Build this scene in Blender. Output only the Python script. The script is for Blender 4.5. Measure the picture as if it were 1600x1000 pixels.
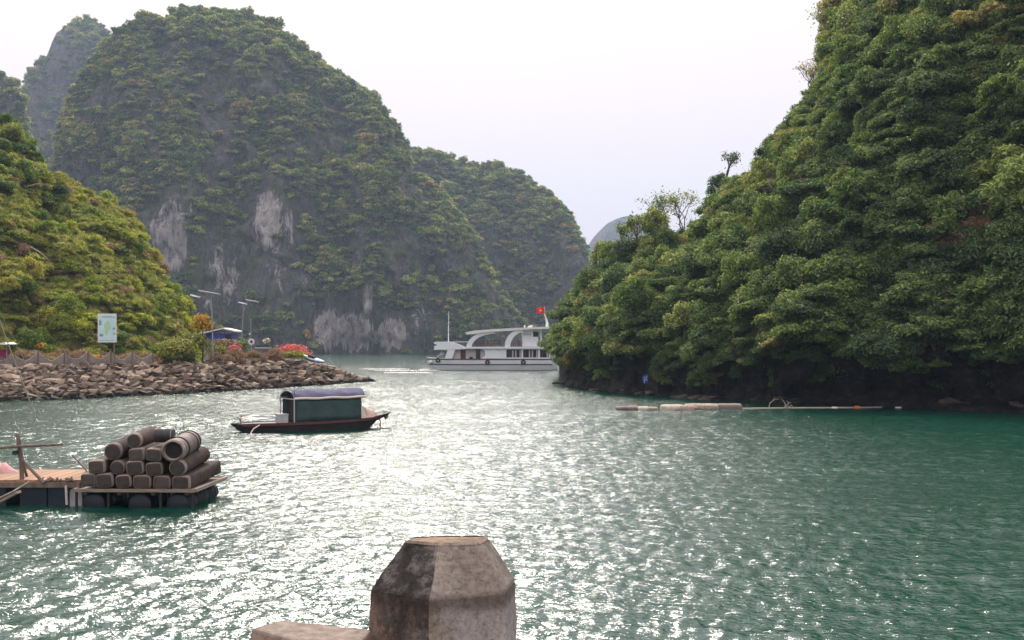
import bpy, bmesh, math, random
import numpy as np
from mathutils import Vector, Matrix, noise, Quaternion
from mathutils.bvhtree import BVHTree

for o in list(bpy.data.objects):
    bpy.data.objects.remove(o)
scn = bpy.context.scene
COL = scn.collection
R = math.radians

# ------------------------------------------------------------------ camera
F, HY, CZ = 2000.0, 537.0, 3.86          # focal length in photo pixels, horizon row, eye height over the water
cam_d = bpy.data.cameras.new('camera'); cam = bpy.data.objects.new('camera', cam_d); COL.objects.link(cam)
cam_d.sensor_width = 36; cam_d.lens = 36 * F / 1600; cam_d.shift_y = (HY - 500) / 1600
cam_d.clip_start = 0.1; cam_d.clip_end = 9000
cam.location = (0, 0, CZ); cam.rotation_euler = (R(90), 0, 0)
scn.camera = cam

# ------------------------------------------------------------------ light, sky, exposure
SUN_EL, SUN_AZ = 40.0, -9.0              # ahead of the camera, hazy
world = bpy.data.worlds.new('World'); scn.world = world; world.use_nodes = True
wn = world.node_tree; wn.nodes.clear()
w_out = wn.nodes.new('ShaderNodeOutputWorld')
sky = wn.nodes.new('ShaderNodeTexSky'); sky.sky_type = 'NISHITA'; sky.sun_disc = False
sky.sun_elevation = R(SUN_EL); sky.sun_rotation = R(SUN_AZ)
sky.air_density = 1.0; sky.dust_density = 9.0; sky.ozone_density = 1.0
bg1 = wn.nodes.new('ShaderNodeBackground'); bg1.inputs[1].default_value = 0.05
bg2 = wn.nodes.new('ShaderNodeBackground'); bg2.inputs[0].default_value = (0.292, 0.258, 0.262, 1)
wmix = wn.nodes.new('ShaderNodeMixShader'); wmix.inputs[0].default_value = 0.95   # a veil of even white cloud
# thin overcast: the standard overcast sky, brighter overhead than at the horizon
wtc = wn.nodes.new('ShaderNodeTexCoord'); wsep = wn.nodes.new('ShaderNodeSeparateXYZ'); wmr = wn.nodes.new('ShaderNodeMapRange')
wn.links.new(wtc.outputs['Generated'], wsep.inputs[0]); wn.links.new(wsep.outputs[2], wmr.inputs['Value'])
wmr.inputs['From Min'].default_value = 0; wmr.inputs['From Max'].default_value = 1; wmr.inputs['To Min'].default_value = 1.0; wmr.inputs['To Max'].default_value = 3.0
wn.links.new(wmr.outputs[0], bg2.inputs[1])
wn.links.new(sky.outputs[0], bg1.inputs[0]); wn.links.new(bg1.outputs[0], wmix.inputs[1])
wn.links.new(bg2.outputs[0], wmix.inputs[2]); wn.links.new(wmix.outputs[0], w_out.inputs[0])
sun_d = bpy.data.lights.new('sun', 'SUN'); sun_d.energy = 1.7; sun_d.angle = R(13); sun_d.color = (1.0, 0.93, 0.82)
sun = bpy.data.objects.new('sun', sun_d); COL.objects.link(sun)
sv = Vector((math.sin(R(SUN_AZ)) * math.cos(R(SUN_EL)), math.cos(R(SUN_AZ)) * math.cos(R(SUN_EL)), math.sin(R(SUN_EL))))
sun.rotation_euler = sv.to_track_quat('Z', 'Y').to_euler(); sun.location = (0, 0, 400)
vs = scn.view_settings
vs.view_transform = 'Standard'; vs.look = 'None'; vs.gamma = 1; vs.use_curve_mapping = False; vs.exposure = 1.4
scn.render.engine = 'CYCLES'
scn.cycles.max_bounces = 6; scn.cycles.diffuse_bounces = 3; scn.cycles.glossy_bounces = 2
scn.cycles.transmission_bounces = 4; scn.cycles.volume_bounces = 0
scn.cycles.sample_clamp_indirect = 6.0

# ------------------------------------------------------------------ helpers
def P(x, y, d):
    """the place at depth d that the photo shows at pixel x, y"""
    return Vector(((x - 800) / F * d, d, CZ - (y - HY) / F * d))
def WD(y):
    return CZ * F / (y - HY)             # depth of the water at row y
def lerp(tab, x):
    return float(np.interp(x, [a for a, _ in tab], [b for _, b in tab]))

def tag(o, label=None, cat=None, group=None, kind=None):
    if label: o['label'] = label
    if cat: o['category'] = cat
    if group: o['group'] = group
    if kind: o['kind'] = kind
    return o
def link(name, data, parent=None, loc=None, rot=None):
    o = bpy.data.objects.new(name, data); COL.objects.link(o)
    if parent: o.parent = parent
    if loc is not None: o.location = loc
    if rot is not None: o.rotation_euler = rot
    return o
def thing(name, label, cat, loc=(0, 0, 0), rz=0, group=None):
    return tag(link(name, None, None, loc, (0, 0, rz)), label, cat, group)
def copy_tree(o, parent=None):
    c = o.copy(); COL.objects.link(c)
    if parent: c.parent = parent
    for ch in list(o.children):
        copy_tree(ch, c)
    return c

class MB:
    def __init__(s): s.v, s.f = [], []
    def add(s, vs_, fs):
        b = len(s.v); s.v += [tuple(p) for p in vs_]; s.f += [tuple(i + b for i in q) for q in fs]; return s
    def box(s, c, size, m=None):
        c = Vector(c); h = Vector(size) / 2
        vs_ = [Vector((x * h.x, y * h.y, z * h.z)) for x in (-1, 1) for y in (-1, 1) for z in (-1, 1)]
        if m is not None: vs_ = [m @ p for p in vs_]
        return s.add([p + c for p in vs_], [(0, 1, 3, 2), (4, 6, 7, 5), (0, 4, 5, 1), (2, 3, 7, 6), (0, 2, 6, 4), (1, 5, 7, 3)])
    def prism(s, poly, y0, y1):          # polygon in x, z drawn out along y
        n = len(poly)
        s.add([(x, y0, z) for x, z in poly] + [(x, y1, z) for x, z in poly],
              [tuple(range(n)), tuple(range(2 * n - 1, n - 1, -1))] + [(i, i + n, (i + 1) % n + n, (i + 1) % n) for i in range(n)])
        return s
    def loft(s, rings, closed=True, caps=True):
        n = len(rings[0]); vs_ = [p for r in rings for p in r]; fs = []
        for k in range(len(rings) - 1):
            for i in range(n if closed else n - 1):
                j = (i + 1) % n
                fs.append((k * n + i, k * n + j, (k + 1) * n + j, (k + 1) * n + i))
        if caps and closed:
            fs.append(tuple(range(n - 1, -1, -1))); fs.append(tuple(range((len(rings) - 1) * n, len(rings) * n)))
        return s.add(vs_, fs)
    def tube(s, pts, r, n=8, caps=True):
        pts = [Vector(p) for p in pts]; rs = r if isinstance(r, (list, tuple)) else [r] * len(pts)
        rings = []; ref = None
        for i, p in enumerate(pts):
            t = (pts[min(i + 1, len(pts) - 1)] - pts[max(i - 1, 0)]).normalized()
            if ref is None: ref = Vector((0, 0, 1)) if abs(t.z) < 0.9 else Vector((1, 0, 0))
            a = t.cross(ref).normalized(); b = a.cross(t).normalized(); ref = b
            rings.append([p + (a * math.cos(q) + b * math.sin(q)) * rs[i] for q in [2 * math.pi * k / n for k in range(n)]])
        return s.loft(rings, True, caps)
    def build(s, name, mat, parent=None, smooth=False, loc=None, rot=None):
        me = bpy.data.meshes.new(name); me.from_pydata(s.v, [], s.f)
        bm = bmesh.new(); bm.from_mesh(me); bmesh.ops.recalc_face_normals(bm, faces=bm.faces); bm.to_mesh(me); bm.free()
        me.materials.append(mat)
        if smooth:
            me.shade_smooth(); me.set_sharp_from_angle(angle=R(40))
        return link(name, me, parent, loc, rot)

# ------------------------------------------------------------------ materials
def new_mat(name):
    m = bpy.data.materials.new(name); m.use_nodes = True
    nt = m.node_tree; return m, nt, nt.nodes['Principled BSDF']
def N(nt, kind, **kw):
    n = nt.nodes.new(kind)
    for k, v in kw.items(): setattr(n, k, v)
    return n
def ramp(nt, fac, stops, interp='LINEAR'):
    r = N(nt, 'ShaderNodeValToRGB'); r.color_ramp.interpolation = interp
    els = r.color_ramp.elements
    while len(els) < len(stops): els.new(0.5)
    for e, (p, c) in zip(els, stops):
        e.position = p; e.color = (*c, 1) if len(c) == 3 else c
    nt.links.new(fac, r.inputs[0]); return r.outputs[0]
def noise_tex(nt, scale, detail=4, rough=0.6, vec=None, stretch=None, coord='Object', dist=0.0):
    if vec is None:
        vec = N(nt, 'ShaderNodeTexCoord').outputs[coord]
    if stretch:
        mp = N(nt, 'ShaderNodeMapping'); mp.inputs['Scale'].default_value = stretch
        nt.links.new(vec, mp.inputs[0]); vec = mp.outputs[0]
    t = N(nt, 'ShaderNodeTexNoise'); t.inputs['Scale'].default_value = scale
    t.inputs['Detail'].default_value = detail; t.inputs['Roughness'].default_value = rough; t.inputs['Distortion'].default_value = dist
    nt.links.new(vec, t.inputs['Vector']); return t.outputs[0]
def mixc(nt, fac, a, b, mode='MIX'):
    m = N(nt, 'ShaderNodeMix', data_type='RGBA', blend_type=mode)
    for s, v in ((0, fac), (6, a), (7, b)):
        if isinstance(v, (int, float)): m.inputs[s].default_value = v
        elif isinstance(v, tuple): m.inputs[s].default_value = (*v, 1)
        else: nt.links.new(v, m.inputs[s])
    return m.outputs[2]
def math_n(nt, op, a, b=None, c=None):
    m = N(nt, 'ShaderNodeMath', operation=op)
    for i, v in enumerate((a, b, c)):
        if v is None: continue
        if isinstance(v, (int, float)): m.inputs[i].default_value = v
        else: nt.links.new(v, m.inputs[i])
    return m.outputs[0]
def bump(nt, bsdf, height, strength=0.5, dist=0.02):
    b = N(nt, 'ShaderNodeBump'); b.inputs['Strength'].default_value = strength; b.inputs['Distance'].default_value = dist
    nt.links.new(height, b.inputs['Height']); nt.links.new(b.outputs[0], bsdf.inputs['Normal'])

def plain(name, c1, c2=None, scale=6.0, rough=0.7, bump_s=0.3, bump_d=0.01, stretch=None, metallic=0.0, var=0.0, spec=0.4):
    m, nt, b = new_mat(name)
    c2 = c2 or tuple(x * 0.7 for x in c1)
    n = noise_tex(nt, scale, 6, 0.65, stretch=stretch)
    col = ramp(nt, n, [(0.3, c2), (0.65, c1)])
    if var:
        oi = N(nt, 'ShaderNodeObjectInfo'); hs = N(nt, 'ShaderNodeHueSaturation')
        nt.links.new(math_n(nt, 'MULTIPLY_ADD', oi.outputs['Random'], 2 * var, 1 - var), hs.inputs['Value'])
        nt.links.new(col, hs.inputs['Color']); col = hs.outputs[0]
    nt.links.new(col, b.inputs['Base Color']); b.inputs['Roughness'].default_value = rough
    b.inputs['Metallic'].default_value = metallic; b.inputs['Specular IOR Level'].default_value = spec
    if bump_s: bump(nt, b, n, bump_s, bump_d)
    return m

def leaf_mat(name, stops, trans=0.4, rough=0.55):
    """leaves: each plant has its own tint, each leaf its own shade; light shines through them"""
    m, nt, b = new_mat(name)
    oi = N(nt, 'ShaderNodeObjectInfo')
    drift = noise_tex(nt, 0.07, 3, 0.6, vec=oi.outputs['Location'])
    tint = math_n(nt, 'ADD', math_n(nt, 'MULTIPLY', oi.outputs['Random'], 0.8), math_n(nt, 'MULTIPLY_ADD', drift, 1.1, -0.42)); tint.node.use_clamp = True
    col = ramp(nt, tint, stops)
    at = N(nt, 'ShaderNodeAttribute'); at.attribute_name = 'leaf_var'
    hs = N(nt, 'ShaderNodeHueSaturation')
    nt.links.new(math_n(nt, 'MULTIPLY_ADD', math_n(nt, 'POWER', at.outputs['Fac'], 1.6), 1.5, 0.5), hs.inputs['Value'])
    nt.links.new(math_n(nt, 'MULTIPLY_ADD', at.outputs['Fac'], -0.05, 0.525), hs.inputs['Hue'])
    nt.links.new(col, hs.inputs['Color'])
    nt.links.new(hs.outputs[0], b.inputs['Base Color']); b.inputs['Roughness'].default_value = rough
    b.inputs['Specular IOR Level'].default_value = 0.3
    tr = N(nt, 'ShaderNodeBsdfTranslucent')
    nt.links.new(mixc(nt, 1.0, hs.outputs[0], (1.25, 1.2, 0.6), 'MULTIPLY'), tr.inputs[0])
    mx = N(nt, 'ShaderNodeMixShader'); mx.inputs[0].default_value = trans
    out = nt.nodes['Material Output']
    nt.links.new(b.outputs[0], mx.inputs[1]); nt.links.new(tr.outputs[0], mx.inputs[2]); nt.links.new(mx.outputs[0], out.inputs[0])
    return m

M = {}
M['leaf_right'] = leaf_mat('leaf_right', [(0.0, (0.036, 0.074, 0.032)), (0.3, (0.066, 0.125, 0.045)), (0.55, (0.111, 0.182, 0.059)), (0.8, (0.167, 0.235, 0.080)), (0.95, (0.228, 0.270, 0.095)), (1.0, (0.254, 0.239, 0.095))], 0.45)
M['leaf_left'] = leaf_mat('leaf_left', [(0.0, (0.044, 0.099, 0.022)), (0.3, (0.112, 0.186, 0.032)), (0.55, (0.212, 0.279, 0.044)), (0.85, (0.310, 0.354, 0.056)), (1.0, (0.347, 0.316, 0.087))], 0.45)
M['leaf_grass'] = leaf_mat('leaf_grass', [(0, (0.138, 0.190, 0.046)), (0.6, (0.253, 0.287, 0.069)), (1, (0.333, 0.305, 0.115))], 0.4)
M['leaf_karst'] = leaf_mat('leaf_karst', [(0.0, (0.053, 0.099, 0.040)), (0.3, (0.106, 0.165, 0.053)), (0.6, (0.185, 0.251, 0.073)), (0.88, (0.304, 0.350, 0.106)), (0.985, (0.319, 0.297, 0.110)), (1.0, (0.363, 0.253, 0.110))], 0.4)
M['leaf_yellow'] = leaf_mat('leaf_yellow', [(0, (0.42, 0.27, 0.02)), (1, (0.46, 0.31, 0.03))])
M['leaf_lime'] = leaf_mat('leaf_lime', [(0, (0.16, 0.19, 0.03)), (1, (0.21, 0.22, 0.04))])
M['leaf_pink'] = leaf_mat('leaf_pink', [(0, (0.50, 0.05, 0.12)), (1, (0.58, 0.08, 0.2))])
M['leaf_red'] = leaf_mat('leaf_red', [(0, (0.50, 0.10, 0.11)), (0.5, (0.55, 0.16, 0.16)), (1, (0.45, 0.13, 0.10))])
M['leaf_white'] = leaf_mat('leaf_white', [(0, (0.5, 0.48, 0.5)), (1, (0.55, 0.52, 0.53))])
M['dry'] = leaf_mat('dry', [(0, (0.19, 0.13, 0.085)), (0.5, (0.24, 0.17, 0.105)), (1, (0.30, 0.22, 0.13))], 0.25)
M['bark'] = plain('bark', (0.16, 0.13, 0.10), (0.06, 0.05, 0.04), 9, 0.9, 0.6, 0.02, (1, 1, 0.25))
M['dead_wood'] = plain('dead_wood', (0.42, 0.36, 0.30), (0.2, 0.16, 0.13), 8, 0.9, 0.5, 0.01)
M['stone'] = plain('stone', (0.31, 0.24, 0.175), (0.085, 0.065, 0.05), 1.6, 0.9, 0.7, 0.05, None, 0, 0.55)
def wet_band(m):                         # weed and damp up to the tide line
    nt = m.node_tree; b = nt.nodes['Principled BSDF']; lk = b.inputs['Base Color'].links[0]; src = lk.from_socket
    geo = N(nt, 'ShaderNodeNewGeometry'); sep = N(nt, 'ShaderNodeSeparateXYZ'); nt.links.new(geo.outputs['Position'], sep.inputs[0])
    mr = N(nt, 'ShaderNodeMapRange'); mr.inputs['From Min'].default_value = 0.22; mr.inputs['From Max'].default_value = 0.5; nt.links.new(sep.outputs[2], mr.inputs['Value'])
    nt.links.new(mixc(nt, mr.outputs[0], (0.03, 0.027, 0.02), src), b.inputs['Base Color'])
wet_band(M['stone'])
M['rubble'] = plain('rubble', (0.12, 0.09, 0.07), (0.04, 0.03, 0.025), 1.6, 0.9, 0.7, 0.05)
M['soil'] = plain('soil', (0.13, 0.09, 0.06), (0.05, 0.036, 0.025), 0.6, 0.95, 0.6, 0.1)
M['shore_rock'] = plain('shore_rock', (0.11, 0.085, 0.065), (0.035, 0.03, 0.026), 1.1, 0.9, 0.9, 0.12, (1, 1, 2.0))
M['white_paint'] = plain('white_paint', (0.82, 0.85, 0.88), (0.74, 0.78, 0.81), 1.5, 0.4, 0.05, 0.004)
M['white_roof'] = plain('white_roof', (0.82, 0.80, 0.79), (0.74, 0.72, 0.71), 1.2, 0.5, 0.05, 0.004)
M['hull_white'] = plain('hull_white', (0.80, 0.83, 0.85), (0.66, 0.70, 0.73), 1.2, 0.4, 0.05, 0.004, (0.4, 1, 3))
M['navy'] = plain('navy', (0.02, 0.022, 0.05), None, 4, 0.5, 0.1)
M['glass'] = plain('glass', (0.03, 0.03, 0.035), (0.02, 0.02, 0.022), 3, 0.12, 0)
M['curtain'] = plain('curtain', (0.55, 0.50, 0.50), (0.38, 0.34, 0.35), 8, 0.9, 0.3, 0.02, (6, 1, 0.2))
M['beige_wall'] = plain('beige_wall', (0.52, 0.48, 0.45), (0.42, 0.38, 0.36), 3, 0.8, 0.1)
M['maroon'] = plain('maroon', (0.10, 0.025, 0.028), (0.05, 0.015, 0.018), 6, 0.6, 0.2)
M['red_wood'] = plain('red_wood', (0.30, 0.07, 0.05), (0.16, 0.04, 0.03), 6, 0.6, 0.2)
M['flag_red'] = plain('flag_red', (0.80, 0.015, 0.02), (0.72, 0.01, 0.015), 3, 0.8, 0.1)
M['flag_yellow'] = plain('flag_yellow', (0.85, 0.62, 0.03), None, 3, 0.8, 0)
M['black'] = plain('black', (0.02, 0.02, 0.02), (0.012, 0.012, 0.012), 5, 0.7, 0.2)
M['tyre'] = plain('tyre', (0.03, 0.03, 0.032), (0.02, 0.02, 0.02), 9, 0.85, 0.3)
M['sampan_hull'] = plain('sampan_hull', (0.035, 0.032, 0.03), (0.015, 0.015, 0.016), 4, 0.65, 0.4, 0.02, (0.5, 1, 3))
M['green_tarp'] = plain('green_tarp', (0.035, 0.075, 0.07), (0.018, 0.042, 0.042), 2.5, 0.7, 0.5, 0.06)
M['blue_tarp'] = plain('blue_tarp', (0.125, 0.13, 0.20), (0.075, 0.078, 0.125), 2.5, 0.9, 0.8, 0.08, spec=0.15)
M['pale_edge'] = plain('pale_edge', (0.70, 0.56, 0.44), (0.62, 0.62, 0.60), 3, 0.8, 0.3)
M['grey_plastic'] = plain('grey_plastic', (0.42, 0.43, 0.44), (0.30, 0.31, 0.33), 4, 0.6, 0.2)
M['beige_cloth'] = plain('beige_cloth', (0.58, 0.47, 0.38), (0.40, 0.31, 0.25), 4, 0.9, 0.6, 0.04)
M['old_wood'] = plain('old_wood', (0.20, 0.15, 0.12), (0.09, 0.07, 0.055), 7, 0.85, 0.5, 0.01, (1, 1, 0.2))
M['plank'] = plain('plank', (0.34, 0.20, 0.12), (0.2, 0.115, 0.07), 5, 0.85, 0.3, 0.006, (0.3, 3, 3), 0, 0.22)
M['plank_grey'] = plain('plank_grey', (0.30, 0.25, 0.21), (0.15, 0.12, 0.10), 6, 0.85, 0.3, 0.006, (0.4, 3, 3), 0, 0.25)
M['blue_drum'] = plain('blue_drum', (0.009, 0.02, 0.032), (0.005, 0.011, 0.018), 4, 0.45, 0.2)
M['steel_grey'] = plain('steel_grey', (0.35, 0.37, 0.4), (0.25, 0.27, 0.3), 4, 0.5, 0.1, metallic=0.3)
M['lamp_white'] = plain('lamp_white', (0.78, 0.78, 0.8), None, 4, 0.4, 0)
M['hut_blue'] = plain('hut_blue', (0.06, 0.09, 0.42), (0.04, 0.06, 0.30), 3, 0.7, 0.2)
M['kayak_blue'] = plain('kayak_blue', (0.05, 0.22, 0.60), (0.04, 0.18, 0.5), 2, 0.35, 0)
M['kayak_pale'] = plain('kayak_pale', (0.55, 0.70, 0.82), None, 2, 0.35, 0)
M['rope'] = plain('rope', (0.62, 0.55, 0.50), (0.45, 0.39, 0.35), 20, 0.9, 0.3)
M['net'] = plain('net', (0.36, 0.33, 0.31), (0.25, 0.23, 0.22), 2, 0.9, 0.2)
M['magenta'] = plain('magenta', (0.45, 0.04, 0.16), (0.22, 0.02, 0.08), 4, 0.8, 0.3)
M['pink_cloth'] = plain('pink_cloth', (0.60, 0.38, 0.36), (0.4, 0.2, 0.2), 5, 0.9, 0.5, 0.03)
M['foam'] = plain('foam', (0.60, 0.55, 0.45), (0.42, 0.36, 0.28), 5, 0.9, 0.5, 0.03)
M['orange'] = plain('orange', (0.75, 0.22, 0.06), None, 5, 0.6, 0.2)
M['purple'] = plain('purple', (0.30, 0.12, 0.22), (0.15, 0.05, 0.1), 5, 0.7, 0.4)
M['paint_blue'] = plain('paint_blue', (0.02, 0.10, 0.40), (0.015, 0.06, 0.26), 5, 0.8, 0.3)
M['paint_pale'] = plain('paint_pale', (0.35, 0.52, 0.80), None, 5, 0.8, 0.2)
M['barrel'] = plain('barrel', (0.11, 0.08, 0.065), (0.035, 0.028, 0.024), 7, 0.85, 0.8, 0.02, (1, 1, 1), 0, 0.3)
M['barrel_grey'] = plain('barrel_grey', (0.2, 0.165, 0.14), (0.11, 0.09, 0.08), 6, 0.7, 0.4, 0.01, None, 0, 0.2)
M['hoop'] = plain('hoop', (0.27, 0.225, 0.19), (0.13, 0.105, 0.09), 7, 0.8, 0.4, 0.01, None, 0, 0.25)
M['barrel_end'] = plain('barrel_end', (0.08, 0.066, 0.056), (0.04, 0.034, 0.03), 6, 0.85, 0.5, 0.01, None, 0, 0.3)
M['dark_plastic'] = plain('dark_plastic', (0.03, 0.03, 0.035), (0.02, 0.02, 0.022), 4, 0.4, 0.1)
M['sign_frame'] = plain('sign_frame', (0.74, 0.76, 0.74), None, 3, 0.6, 0.05)

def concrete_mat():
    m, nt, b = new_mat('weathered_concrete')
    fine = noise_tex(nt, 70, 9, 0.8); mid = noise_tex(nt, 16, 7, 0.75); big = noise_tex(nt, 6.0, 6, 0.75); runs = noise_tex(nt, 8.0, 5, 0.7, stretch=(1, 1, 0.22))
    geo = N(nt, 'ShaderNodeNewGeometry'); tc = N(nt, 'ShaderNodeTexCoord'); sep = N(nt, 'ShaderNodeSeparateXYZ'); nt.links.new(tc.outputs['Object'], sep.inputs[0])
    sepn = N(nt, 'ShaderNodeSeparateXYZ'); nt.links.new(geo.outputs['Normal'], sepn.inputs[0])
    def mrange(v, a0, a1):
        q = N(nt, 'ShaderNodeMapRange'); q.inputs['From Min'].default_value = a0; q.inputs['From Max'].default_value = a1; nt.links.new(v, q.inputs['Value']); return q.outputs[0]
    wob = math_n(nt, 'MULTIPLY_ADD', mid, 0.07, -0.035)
    left = mrange(math_n(nt, 'MULTIPLY', sepn.outputs[0], -1.0), 0.12, 0.25)             # left-facing side: lichen on the cap, painted shade tone below
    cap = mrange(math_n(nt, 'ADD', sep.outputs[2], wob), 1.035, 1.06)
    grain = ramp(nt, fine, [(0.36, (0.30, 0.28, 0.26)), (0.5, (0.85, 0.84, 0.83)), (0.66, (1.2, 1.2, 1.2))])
    lit_plaster = ramp(nt, big, [(0.3, (0.24, 0.22, 0.20)), (0.55, (0.37, 0.35, 0.34)), (0.75, (0.46, 0.45, 0.45))])
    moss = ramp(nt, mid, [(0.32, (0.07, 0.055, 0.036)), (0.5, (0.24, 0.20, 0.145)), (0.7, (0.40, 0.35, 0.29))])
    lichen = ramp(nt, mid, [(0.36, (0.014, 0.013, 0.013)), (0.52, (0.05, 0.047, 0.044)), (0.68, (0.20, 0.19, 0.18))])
    shaded_earth = ramp(nt, big, [(0.3, (0.13, 0.085, 0.065)), (0.6, (0.24, 0.17, 0.14)), (0.8, (0.30, 0.23, 0.20))])
    low = mixc(nt, left, lit_plaster, shaded_earth)  # lower faces' lighting put into the colour: paler right, darker left
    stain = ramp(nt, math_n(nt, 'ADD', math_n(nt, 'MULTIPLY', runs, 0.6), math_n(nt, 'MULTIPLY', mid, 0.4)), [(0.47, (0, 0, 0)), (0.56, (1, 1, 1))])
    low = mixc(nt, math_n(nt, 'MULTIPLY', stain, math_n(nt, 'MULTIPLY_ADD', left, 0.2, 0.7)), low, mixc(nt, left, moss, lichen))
    high = mixc(nt, left, mixc(nt, 0.35, moss, lit_plaster), lichen)
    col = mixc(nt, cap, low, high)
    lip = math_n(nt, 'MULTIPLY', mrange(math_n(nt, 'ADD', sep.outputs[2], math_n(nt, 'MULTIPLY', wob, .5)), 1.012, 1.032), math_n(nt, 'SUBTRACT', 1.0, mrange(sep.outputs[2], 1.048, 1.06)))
    col = mixc(nt, math_n(nt, 'MULTIPLY', lip, 0.6), col, (0.05, 0.038, 0.028))            # dark line painted under the shoulder for its crease shading
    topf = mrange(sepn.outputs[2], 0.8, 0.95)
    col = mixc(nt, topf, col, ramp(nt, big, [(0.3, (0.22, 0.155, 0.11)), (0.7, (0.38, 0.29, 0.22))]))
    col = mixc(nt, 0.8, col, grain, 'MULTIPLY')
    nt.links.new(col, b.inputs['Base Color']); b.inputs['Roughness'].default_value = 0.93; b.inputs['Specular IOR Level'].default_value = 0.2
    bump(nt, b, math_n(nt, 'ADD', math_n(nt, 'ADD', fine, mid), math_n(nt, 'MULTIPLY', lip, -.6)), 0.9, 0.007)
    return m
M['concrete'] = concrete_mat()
M['beam_concrete'] = plain('beam_concrete', (0.27, 0.215, 0.175), (0.12, 0.095, 0.077), 40, 0.93, 0.7, 0.004)

def karst_mat():
    m, nt, b = new_mat('karst_rock')
    streak = noise_tex(nt, 0.24, 9, 0.8, stretch=(1, 1, 0.13), dist=0.4); fine = noise_tex(nt, 0.42, 9, 0.8, stretch=(1, 1, 0.45), dist=0.6)
    rock = ramp(nt, fine, [(0.34, (0.03, 0.028, 0.034)), (0.46, (0.09, 0.084, 0.094)), (0.58, (0.17, 0.16, 0.17)), (0.72, (0.30, 0.28, 0.275))])
    moss = ramp(nt, noise_tex(nt, 0.09, 9, 0.78), [(0.42, (0, 0, 0)), (0.56, (1, 1, 1))])
    col = mixc(nt, math_n(nt, 'MULTIPLY', moss, 0.8), rock, ramp(nt, fine, [(0.36, (0.025, 0.036, 0.015)), (0.5, (0.07, 0.085, 0.03)), (0.66, (0.13, 0.14, 0.05))]))
    at = N(nt, 'ShaderNodeAttribute'); at.attribute_name = 'pale'
    pm = ramp(nt, math_n(nt, 'ADD', at.outputs['Fac'], math_n(nt, 'MULTIPLY_ADD', streak, 2.6, -1.5)), [(0.40, (0, 0, 0)), (0.50, (1, 1, 1))])
    pc = ramp(nt, fine, [(0.37, (0.07, 0.065, 0.065)), (0.45, (0.3, 0.28, 0.265)), (0.56, (0.52, 0.49, 0.46)), (0.7, (0.66, 0.6, 0.54))])
    col = mixc(nt, pm, col, pc)
    nt.links.new(col, b.inputs['Base Color']); b.inputs['Roughness'].default_value = 0.95; b.inputs['Specular IOR Level'].default_value = 0.2
    bump(nt, b, math_n(nt, 'ADD', streak, fine), 1.0, 2.5)
    return m
M['karst'] = karst_mat()
def slope_mat(name, cs, gs):
    m, nt, b = new_mat(name)
    n1 = noise_tex(nt, 0.25, 8, 0.7); n2 = noise_tex(nt, 2.2, 8, 0.75)
    soil = ramp(nt, n2, [(0.3, cs[0]), (0.7, cs[1])]); grs = ramp(nt, n2, [(0.3, gs[0]), (0.7, gs[1])])
    col = mixc(nt, ramp(nt, n1, [(0.42, (0, 0, 0)), (0.58, (1, 1, 1))]), soil, grs)
    at = N(nt, 'ShaderNodeAttribute'); at.attribute_name = 'pale'
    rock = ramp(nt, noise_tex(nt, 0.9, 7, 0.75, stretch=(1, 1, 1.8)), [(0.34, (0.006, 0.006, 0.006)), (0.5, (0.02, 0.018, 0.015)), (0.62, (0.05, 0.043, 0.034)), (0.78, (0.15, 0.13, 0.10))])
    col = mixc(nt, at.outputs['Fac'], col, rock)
    nt.links.new(col, b.inputs['Base Color']); b.inputs['Roughness'].default_value = 0.95; b.inputs['Specular IOR Level'].default_value = 0.2
    bump(nt, b, n2, 1.0, 0.3)
    return m
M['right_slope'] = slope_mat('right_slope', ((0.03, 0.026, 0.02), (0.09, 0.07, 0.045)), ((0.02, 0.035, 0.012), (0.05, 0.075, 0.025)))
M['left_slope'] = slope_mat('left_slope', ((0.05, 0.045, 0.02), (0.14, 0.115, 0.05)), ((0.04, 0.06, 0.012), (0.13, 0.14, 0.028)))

def water_mat():
    m, nt, b = new_mat('sea_water')
    b.inputs['Base Color'].default_value = (0.002, 0.046, 0.028, 1)
    b.inputs['Roughness'].default_value = 0.12; b.inputs['IOR'].default_value = 1.48
    geo = N(nt, 'ShaderNodeNewGeometry'); pos = geo.outputs['Position']
    mp = N(nt, 'ShaderNodeMapping'); mp.inputs['Rotation'].default_value = (0, 0, R(14)); nt.links.new(pos, mp.inputs[0]); v = mp.outputs[0]
    r1 = noise_tex(nt, 7.0, 3, 0.6, vec=v, stretch=(0.6, 1.15, 1), dist=0.3)
    r2 = noise_tex(nt, 1.6, 3, 0.5, vec=v, stretch=(0.6, 1.1, 1), dist=0.3)
    h = math_n(nt, 'ADD', math_n(nt, 'MULTIPLY', r1, W1), math_n(nt, 'MULTIPLY', r2, W2))
    bump(nt, b, h, 1.0, 1.0)
    return m
W1, W2 = 0.05, 0.02
M['water'] = water_mat()

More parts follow.
